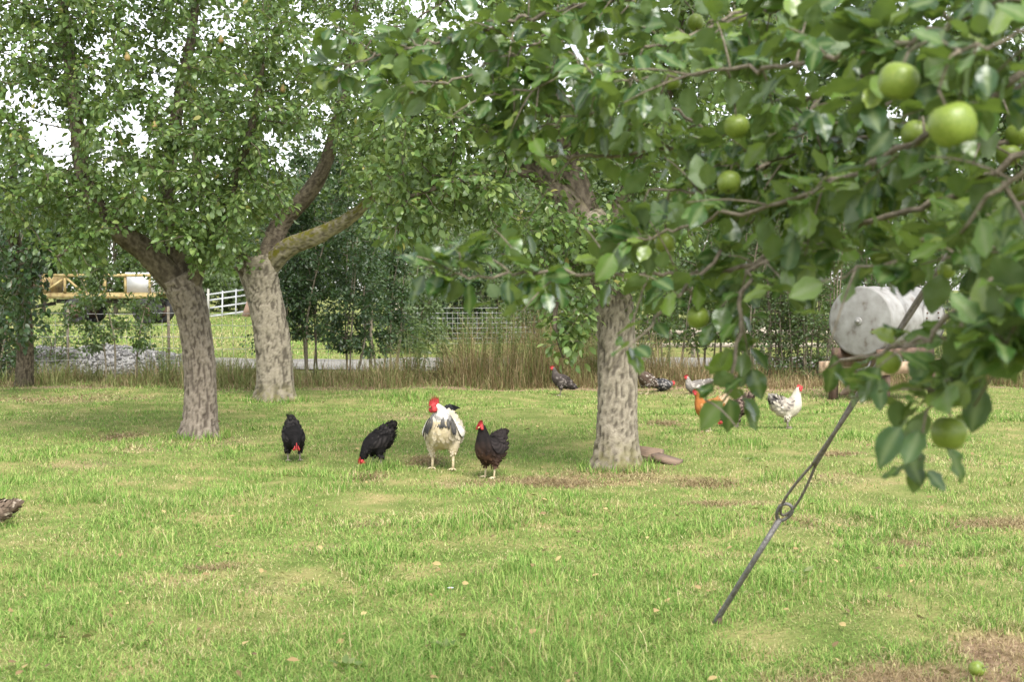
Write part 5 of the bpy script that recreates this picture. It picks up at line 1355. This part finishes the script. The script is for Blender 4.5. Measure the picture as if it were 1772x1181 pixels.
M['grey_wood'] = noise_mat('grey_wood', [(0.3, (0.30, 0.29, 0.26)), (0.7, (0.48, 0.46, 0.42))], 9, 0.9, 0.4, 30, stretch=(1, 1, .2))
M['red_board'] = noise_mat('red_board', [(0.3, (0.36, 0.22, 0.17)), (0.7, (0.50, 0.34, 0.27))], 6, 0.9)
M['wet_wood'] = noise_mat('wet_wood', [(0.3, (0.10, 0.07, 0.05)), (0.5, (0.17, 0.12, 0.085)), (0.75, (0.24, 0.17, 0.12))], 10, 0.95, 0.7, 40, stretch=(.4, 1, 1))
M['wire'] = noise_mat('wire', [(0.3, (0.30, 0.30, 0.29)), (0.7, (0.45, 0.45, 0.44))], 30, 0.5, metal=0.6)
M['stone'] = leaf_mat('stone', [(0.0, (0.08, 0.078, 0.076)), (0.5, (0.17, 0.165, 0.16)), (1.0, (0.31, 0.30, 0.29))], back=(0.2, 0.2, 0.2), rough=0.9, transl=0.0, spec=0.2)

def build_tank():
    d = 21.3; x = (1530 - 886) / F * d; base = Vector((x, d, float(gz(x, d))))
    root = empty('water_tank', base, 'round-ended galvanised tank on a rusty frame below the hedge', 'tank', rz=R(-132))
    # local +x runs along the tank away from the near end, after the turn
    rad = .50; zc = 1.18; L0, L1 = -.98, .72
    seg = 48
    def ring(xx, r): return [(xx, r * math.cos(2 * math.pi * k / seg), zc + r * math.sin(2 * math.pi * k / seg)) for k in range(seg)]
    prof = [(L0, rad), (L0 + .02, rad + .004), (-.25, rad), (-.24, rad + .012), (-.20, rad + .012), (-.19, rad), (.30, rad), (.31, rad + .012), (.35, rad + .012), (.36, rad), (L1 - .02, rad + .004), (L1, rad)]
    V = sum([ring(a, b) for a, b in prof], []); Q = [(i * seg + k, i * seg + (k + 1) % seg, (i + 1) * seg + (k + 1) % seg, (i + 1) * seg + k) for i in range(len(prof) - 1) for k in range(seg)]
    link('shell', np_mesh('shell', V, quads=Q, mat=M['galvanised'], smooth=True), root)
    for s, xe in ((1, L1), (-1, L0)):
        pr = [(xe - s * .012, rad + .014), (xe + s * .012, rad + .014), (xe + s * .014, rad - .02), (xe + s * .035, rad * .8), (xe + s * .055, rad * .45), (xe + s * .06, .001)]
        V = sum([ring(a, b) for a, b in pr], []); Q = [(i * seg + k, i * seg + (k + 1) % seg, (i + 1) * seg + (k + 1) % seg, (i + 1) * seg + k) for i in range(len(pr) - 1) for k in range(seg)]
        e = link('end_plate', np_mesh('end_plate', V, quads=Q, mat=M['galvanised'], smooth=True), root)
        mb = MB(); mb.tube([(xe + s * .055, 0, zc), (xe + s * .075, 0, zc), (xe + s * .08, 0, zc)], [.055, .055, .045], 20); mb.tube([(xe + s * .08, 0, zc), (xe + s * .115, 0, zc)], [.028, .026], 6)
        mb.build('plug', M['galvanised'], e)
        mb = MB(); mb.tube([(xe + s * .05, .22, zc - .12), (xe + s * .062, .22, zc - .12)], [.018, .016], 8); mb.tube([(xe + s * .05, .22, zc - .17), (xe + s * .062, .22, zc - .17)], [.016, .014], 8)
        mb.build('fitting', M['rust'], e)
    # bolted hatch on the side that faces the orchard
    for sy in (1,):
        hx = -.5; an = R(4)
        cy, cz = rad * math.cos(an), zc + rad * math.sin(an)
        mb = MB(); mb.tube([(hx, cy - .05, cz), (hx, cy + .03, cz)], [.24, .24], 32); h = mb.build('hatch', M['galvanised'], root)
        for k in range(16):
            a = k * math.pi / 8; b = MB(); p = (hx + .2 * math.cos(a), cy + .03, cz + .2 * math.sin(a)); b.tube([p, (p[0], p[1] + .018, p[2])], [.014, .014], 6); b.build('bolt', M['rust'], h)
    for y in (-.36, .36):
        MB().box((0, y, .70), (1.7, .08, .16)).build('side_rail', M['rust'], root)
    for xx in (-.6, 0, .6):
        MB().box((xx, 0, .735), (.07, .62, .10)).build('cross_member', M['rust'], root)
    for xx in (-.55, .55):
        for y in (-.30, .30):
            MB().bar((xx, y, .77), (xx, y * .82, .92), .10, .06).build('cradle_block', M['rust'], root)
    for y in (-.46, .46):
        MB().box((.05, y, .50), (2.0, .07, .17)).build('skid_beam', M['rust_pale'], root)
    for xx in (-.75, .75):
        for y in (-.42, .42):
            MB().box((xx, y, .28), (.10, .10, .62)).build('leg', M['rust'], root)
    for xx in (-.75, .75):
        MB().box((xx, 0, .46), (.09, .80, .09)).build('axle_beam', M['rust'], root)
    mb = MB(); mb.tube([(.78, .2, .60), (.9, .22, .52), (.95, .1, .47), (.9, 0, .50)], [.018] * 4, 8); mb.build('drain_pipe', M['steel'], root, smooth=True)
build_tank()

def build_log():
    g = G(1505, 688); root = empty('rotting_log', g + Vector((0, .5, 0)), 'reddish brown rotting log lying under the tank', 'log', rz=R(12))
    r = np.random.default_rng(5)
    line = [(-.36, 0, .03, .02), (-.25, 0, .08, .06), (-.1, 0, .15, .12), (.1, .02, .2, .17), (.28, 0, .18, .15), (.36, 0, .16, .10)]
    bark_tube([(*(Vector(l[:3])), l[3]) for l in line], 'stump', M['rust_pale'], root, (0, 0, 0), sides=32, step=.02, cell=(.05, .07), depth=.035)
    for k in range(7):
        a = r.uniform(0, 3.1); p = Vector((r.uniform(-.1, .35), math.cos(a) * .12, .16 + math.sin(a) * .1)); q = p + Vector((r.uniform(-.2, .2), math.cos(a) * .2, r.uniform(-.1, .12)))
        mb = MB(); mb.tube(smooth_line([tuple(p), tuple((p + q) / 2 + Vector((0, 0, .04))), tuple(q)], 6), np.linspace(.035, .008, 6), 6); mb.build('root', M['rust'], root, smooth=True)
build_log()

def wheel(parent, c, r, w_, axis='y', name='wheel'):
    """tyre and rim; axis along local y"""
    root = empty(name, c); root.parent = parent; 
    seg = 28; prof = [(-w_ / 2, r * .62), (-w_ / 2, r * .9), (-w_ * .36, r), (w_ * .36, r), (w_ / 2, r * .9), (w_ / 2, r * .62)]
    V = [(p[1] * math.cos(2 * math.pi * k / seg), p[0], p[1] * math.sin(2 * math.pi * k / seg)) for p in prof for k in range(seg)]
    Q = [(i * seg + k, (i + 1) * seg + k, (i + 1) * seg + (k + 1) % seg, i * seg + (k + 1) % seg) for i in range(len(prof) - 1) for k in range(seg)]
    link('tyre', np_mesh('tyre', V, quads=Q, mat=M['tyre'], smooth=True), root)
    mb = MB(); mb.tube([(0, -w_ * .4, 0), (0, -w_ * .25, 0), (0, w_ * .25, 0), (0, w_ * .4, 0)], [r * .62, r * .5, r * .5, r * .62], 20); mb.build('rim', M['rust'], root)
    return root

def build_trailer():
    d = 68; x = (185 - 886) / F * d; base = Vector((x, d, 0.0)); root = empty('farm_trailer', base, 'weathered yellow flatbed farm trailer parked in the field', 'trailer', rz=R(-8))
    # local: x along the trailer, front at -x, near side at -y
    for y in (-1.05, 1.05):
        MB().box((.1, y, 1.30), (5.6, .12, .22)).build('side_rail', M['old_yellow'], root)
    MB().box((.1, 0, 1.44), (5.6, 2.1, .05)).build('deck', M['old_yellow'], root)
    for y in (-.45, .45): MB().box((.2, y, 1.06), (5.0, .12, .2)).build('chassis_beam', M['dark_metal'], root)
    for xx in (-2.6, -1.6, -.6, .4, 1.4, 2.6): MB().box((xx, -1.07, 1.85), (.10, .09, .8)).build('stake', M['old_yellow'], root)
    for xx in (-2.6, -.6, 1.4): MB().box((xx, 1.07, 1.85), (.10, .09, .8)).build('stake', M['old_yellow'], root)
    MB().bar((-2.6, -1.07, 1.5), (-1.7, -1.07, 2.1), .09).build('brace', M['old_yellow'], root)
    MB().bar((-1.5, -1.07, 2.15), (-.75, -1.07, 1.5), .09).build('brace', M['old_yellow'], root)
    for z in (2.28,): MB().box((.1, -1.13, z), (5.5, .04, .14)).build('side_board', M['old_yellow'], root)
    MB().box((1.9, .2, 1.95), (1.5, 1.4, .95)).build('metal_bin', M['pale_panel'], root)
    MB().box((-2.72, 0, 1.9), (.06, 2.1, .9)).build('headboard', M['old_yellow'], root)
    for xx in (-1.1, 2.35):
        MB().box((xx, 0, .62), (.14, 2.2, .14)).build('axle', M['dark_metal'], root)
        for y in (-1.0, 1.0): wheel(root, (xx, y, .60), .60, .42)
        for y in (-.6, .6): MB().box((xx, y, .82), (.5, .1, .34)).build('spring', M['dark_metal'], root)
    wheel(root, (2.35, -.5, .6), .60, .4)
    s = wheel(root, (-3.0, -.9, 1.85), .48, .3, name='spare_wheel'); s.rotation_euler = (0, 0, R(25))
    MB().bar((-2.6, 0, .95), (-4.4, 0, .65), .16).build('drawbar', M['dark_metal'], root)
build_trailer()

def build_gate():
    d = 84; x = (398 - 886) / F * d; base = Vector((x, d, 0)); root = empty('field_gate', base, 'white barred gate leaning askew at the far side of the field', 'gate', rz=R(6)); root.rotation_euler = (R(-12), R(-8), R(6))
    for z in (.18, .68, 1.15, 1.5): MB().box((0, 0, z), (2.4, .06, .085)).build('bar', M['white_paint'], root)
    for xx in (-1.2, -.35, .45, 1.2): MB().bar((xx - .10, -.05, .05), (xx + .12, -.05, 1.6), .075).build('upright', M['white_paint'], root)
    b = tag(MB().bar((0, 0, 0), (.55, 0, 1.55), .42, .06, up=(0, 1, 0)).build('leaning_board', M['red_board']), 'faded pinkish board leaning at the end of the white gate', 'board'); b.location = (x + 1.0, d - .5, 0)
    tag(MB().box((0, 0, .8), (.12, .12, 1.7), jit=.01).build('gate_post', M['grey_wood']), 'dark post beside the white gate near the leaning pear trunk', 'post').location = ((362 - 886) / F * d, d - .2, 0)
build_gate()

def fence(label, p0, p1, h, posts, wires, stays, post_mat, name='wire_fence', r=.0035, post_r=.045):
    base = Vector((p0[0], p0[1], 0)); root = empty(name, base, label, 'fence')
    v = np.array([p1[0] - p0[0], p1[1] - p0[1], 0]); L = np.linalg.norm(v)
    for k in range(posts):
        f = k / (posts - 1); c = v * f; l_ = rng.uniform(-.04, .04)
        MB().tube([c + (0, 0, -.1), c + (l_ * .5, 0, h * .6), c + (l_, 0, h + .12)], [post_r, post_r, post_r * .95], 8).build('post', post_mat, root, smooth=False)
    for z in np.linspace(.1, h, wires):
        pts = [v * f + np.array([0, -.05, z - .03 * math.sin(math.pi * ((f * (posts - 1)) % 1)) + rng.normal(0, .004)]) for f in np.linspace(0, 1, posts * 4)]
        MB().tube(pts, r, 4, caps=False).build('wire', M['wire'], root)
    mb = MB(); n_ = int(L / stays)
    for k in range(n_):
        c = v * (k + .5) / n_ + (0, -.05, 0); mb.tube([c + (0, 0, .1), c + (rng.normal(0, .012), 0, h - .12)], r * .8, 4, caps=False)
    tag(mb.build('netting', M['wire'], root), kind='stuff')
xw = lambda px, d: ((px - 886) / F * d, d)
fence('sagging stock wire fence on thin posts in front of the field and trailer', xw(-60, 26.6), xw(640, 26.9), 1.2, 5, 6, .22, M['stem'], r=.0045, post_r=.028)
fence('pale netting fence with a light corner post beyond the dark shrubs', xw(690, 40), xw(1010, 43), 1.12, 2, 8, .16, M['pale_wood'], r=.008, post_r=.10)

def rail_fence():
    d = 33.6; a = xw(1080, d); root = empty('rail_fence', Vector((a[0], a[1], 0)), 'low pale wooden rail fence seen through the hedge stems', 'fence')
    L = (1560 - 1080) / F * d
    for z in (.32, .62): MB().box((L / 2, -.06, z), (L, .035, .11)).build('rail', M['pale_wood'], root)
    for k in range(5): MB().box((L * k / 4, 0, .4), (.10, .08, .95)).build('post', M['pale_wood'], root)
rail_fence()

def gravel_heap():
    x0, x1 = xw(-20, 28)[0], xw(400, 28)[0]; base = Vector(((x0 + x1) / 2, 28, 0)); root = empty('gravel_heap', base, 'long low heap of grey stones behind the sapling', 'gravel heap')
    L = x1 - x0; nx, ny = 60, 14; V = []
    top = lambda u, v_: .50 * (math.sin(math.pi * min(max(v_, 0), 1)) ** .8) * (math.sin(math.pi * min(max(u, 0), 1)) ** .45) * (1.25 - .55 * u)
    for j in range(ny):
        for i in range(nx): u, v_ = i / (nx - 1), j / (ny - 1); V.append((L * (u - .5), 1.7 * (v_ - .5), top(u, v_) * (.85 + .3 * float(vnoise(np.array(u * 14), np.array(v_ * 5), 4))) - .03))
    link('mound', np_mesh('mound', V, quads=[(j * nx + i, j * nx + i + 1, (j + 1) * nx + i + 1, (j + 1) * nx + i) for j in range(ny - 1) for i in range(nx - 1)], mat=noise_mat('gravel_mound', [(.3, (.15, .145, .14)), (.7, (.33, .32, .30))], 12, .95, .8, 30)), root)
    bm = bmesh.new(); bmesh.ops.create_icosphere(bm, subdivisions=1, radius=1); r = np.random.default_rng(3)
    sv = np.array([v.co[:] for v in bm.verts]); sf = np.array([[v.index for v in f.verts] for f in bm.faces]); bm.free()
    shapes = [np_mesh('stone', sv * (1 + .35 * (r.random((len(sv), 1)) - .5)) * np.array([1, .75, .6]), tris=sf, mat=M['stone']) for _ in range(4)]
    rest = []; n_ = 2800
    for k in range(n_):
        u, v_ = r.random(), r.random() * .62; p = np.array([L * (u - .5), 1.7 * (v_ - .5), top(u, v_) * (.85 + .3 * float(vnoise(np.array(u * 14), np.array(v_ * 5), 4))) - .01]); s = r.uniform(.018, .05)
        if k < 300:
            s = r.uniform(.04, .075); o = link('stone', shapes[k % 4], root); o.location = p; o.scale = (s,) * 3; o.rotation_euler = r.uniform(0, 6, 3)
        else:
            q = np.array(Quaternion(r.normal(0, 1, 4)).normalized().to_matrix()); rest.append((sv * (1 + .35 * (r.random((len(sv), 1)) - .5)) * np.array([1, .75, .6]) * s) @ q.T + p)
    T = (np.arange(len(rest))[:, None, None] * len(sv) + sf[None]).reshape(-1, 3)
    tag(link('gravel', np_mesh('gravel', np.concatenate(rest), tris=T, mat=M['stone']), root), kind='stuff')
gravel_heap()

def slab():
    g = G(1128, 803); root = empty('wooden_slab', g, 'broken brown slab lying against the foot of the straight pear tree', 'slab', rz=R(-14))
    V = []; r = np.random.default_rng(2)
    MB().box((-.05, .14, .06), (.26, .10, .15), Matrix.Rotation(R(7), 3, 'Y') @ Matrix.Rotation(R(-18), 3, 'X'), jit=.014).build('slab_piece', M['wet_wood'], root)
    MB().box((.14, .0, .03), (.26, .16, .06), Matrix.Rotation(R(14), 3, 'Y') @ Matrix.Rotation(R(-14), 3, 'Z'), jit=.012).build('slab_piece', M['wet_wood'], root)
slab()

def guy():
    """ground anchor with eye, and the wire rope that runs from it to the end post of the row"""
    a0 = P(1234, 1072, 7.05); a0.z = float(gz(a0.x, a0.y)) - .02
    a1 = P(1349, 900, 6.75)
    root = empty('ground_anchor', a0, 'slanting steel anchor rod with a forged eye, stuck in the grass', 'anchor')
    dv = (a1 - a0).normalized()
    MB().tube([Vector((0, 0, 0)) - dv * .25, Vector((0, 0, 0)), (a1 - a0) * .5, a1 - a0], [.0145, .0145, .0145, .0145], 10).build('rod', M['steel'], root, smooth=True)
    side = dv.cross(Vector((0, 1, 0))).normalized()
    pts = [(a1 - a0) + dv * (.045 - .05 * math.cos(t)) + side * .028 * math.sin(t) * (1.15 - .25 * math.cos(t)) for t in np.linspace(0, 2 * math.pi, 22)]
    MB().tube(pts, .0085, 8).build('eye', M['steel'], root, smooth=True)
    mb = MB(); mb.tube([Vector((.02, -.03, .0)), Vector((.035, -.03, .09))], [.016, .010], 6); mb.build('peg', M['rust'], root)
    # rope
    e = P(1640, 440, 5.9); e2 = e + (e - a1).normalized() * 1.3
    post_top = e2
    k0 = a1 + dv * .075; up = (e - a1).normalized(); sd = up.cross(Vector((0, 1, 0))).normalized()
    rope = empty('wire_rope', k0, 'dark wire rope looped through the anchor eye and running up into the apple leaves', 'rope')
    Lp = .36; loop = []
    for t in np.linspace(0, 1, 30):
        ang = math.pi * 2 * t
        f = (1 - math.cos(ang)) / 2; wd = .034 * math.sin(ang) * (1 - f * .72) * 1.25
        loop.append(-up * .05 + up * (Lp * f) + sd * wd)
    half = 15
    MB().tube([Vector(p) for p in smooth_line([tuple(p) for p in loop], 50)], .0068, 8).build('loop', M['wire_rope'], rope, smooth=True)
    end = e2 - k0; start = up * (Lp - .07)
    Lr = (end - start).length; n_ = 160
    for s in range(2):
        pts = [];
        for f in np.linspace(0, 1, n_):
            a = f * Lr / .5 * 2 * math.pi / 2 + s * math.pi; b = up.cross(sd); rr = .0055
            pts.append(start + (end - start) * f + sd * rr * math.cos(a) + b * rr * math.sin(a))
        MB().tube(pts, .0095, 8).build('strand', M['wire_rope'], rope, smooth=True)
    pb = Vector((e2.x + .03, e2.y, 0)); pr = empty('end_post', pb, 'round wooden end post that carries the wire rope', 'post')
    MB().tube([(0, 0, -.1), (0, 0, e2.z * .5), (0, 0, e2.z + .12)], [.05, .048, .045], 12).build('shaft', M['grey_wood'], pr, smooth=True)
guy()

for spot, D, lab in [((1352, 899), .05, 'yellowish windfall apple in the grass seen through the anchor eye'), ((1690, 1172), .07, 'green windfall apple on bare soil at the bottom edge'), ((1095, 665), .05, None)]:
    if lab is None: continue
    g = G(*spot); a = put_apple(None, g + Vector((0, 0, D * .42)), D, (R(70), R(20), R(40)), 'windfall_apple'); tag(a, lab, 'apple')

# small plants and litter in the sward
def dock(px, py, n, L, lab):
    g = G(px, py); root = empty('dock_plant', g, lab, 'weed', 'broad-leaved weeds in the lawn')
    me = [single_leaf_mesh('leaf', 'oval', M['weed_leaf'], k) for k in range(2)]
    a = rng.uniform(0, 6.28, n); dirs = np.stack([np.cos(a), np.sin(a), rng.uniform(.15, .9, n)], -1)
    pos = np.stack([np.cos(a) * .02, np.sin(a) * .02, np.full(n, .02)], -1)
    leaf_objects(root, (0, 0, 0), pos, dirs, np.tile([0, 0, 1.0], (n, 1)) + rng.normal(0, .2, (n, 3)), L * rng.uniform(.6, 1.2, n), me, width=.9)
dock(600, 1165, 9, .07, 'broad-leaved weed rosette at the bottom edge of the lawn')
dock(775, 1125, 9, .06, 'broad-leaved weed rosette below the white daisy')
dock(1295, 800, 8, .06, 'broad-leaved weed below the ginger hen')
dock(1390, 1005, 7, .07, 'small broad-leaved weed beside the anchor rod')
def daisy(px, py):
    g = G(px, py); root = empty('daisy', g, 'single small white daisy in the lawn', 'flower')
    MB().tube([(0, 0, 0), (.004, 0, .05), (.006, -.004, .095)], .0018, 5).build('stalk', M['weed_leaf'], root)
    for k in range(9):
        a = k * 2 * math.pi / 9; c, s_ = math.cos(a), math.sin(a)
        link('petal', np_mesh('petal', np.array([(0, 0, 0), (.012 * c - .004 * s_, .012 * s_ + .004 * c, .003), (.02 * c, .02 * s_, .005), (.012 * c + .004 * s_, .012 * s_ - .004 * c, .003)]) + (.006, -.004, .096), quads=[(0, 1, 2, 3)], mat=M['white_paint']), root)
    MB().tube([(.006, -.004, .094), (.006, -.004, .101)], [.006, .004], 8).build('centre', M['beak'], root)
daisy(778, 1045)
def litter():
    n = 420
    d = np.exp(rng.uniform(math.log(5.3), math.log(23), n)); x = rng.uniform(-1, 1, n) * (.37 * d)
    pos = np.stack([x, d, gz(x, d) + rng.uniform(.015, .045, n)], -1); a = rng.uniform(0, 6.28, n)
    W, t = leaves_np(pos, np.stack([np.cos(a), np.sin(a), rng.normal(0, .25, n)], -1), np.tile([0, 0, 1.0], (n, 1)) + rng.normal(0, .35, (n, 3)), rng.uniform(.025, .06, n), 'ovate')
    m = leaf_mat('dead_leaf', [(0.0, (.10, .06, .03)), (.5, (.25, .17, .07)), (1.0, (.40, .31, .13))], back=(.3, .24, .14), rough=.8, transl=.1)
    tag(link('fallen_leaves', np_mesh('fallen_leaves', W, tris=t, mat=m)), 'brown and yellow fallen leaves scattered in the lawn', 'leaves', kind='stuff')
litter()
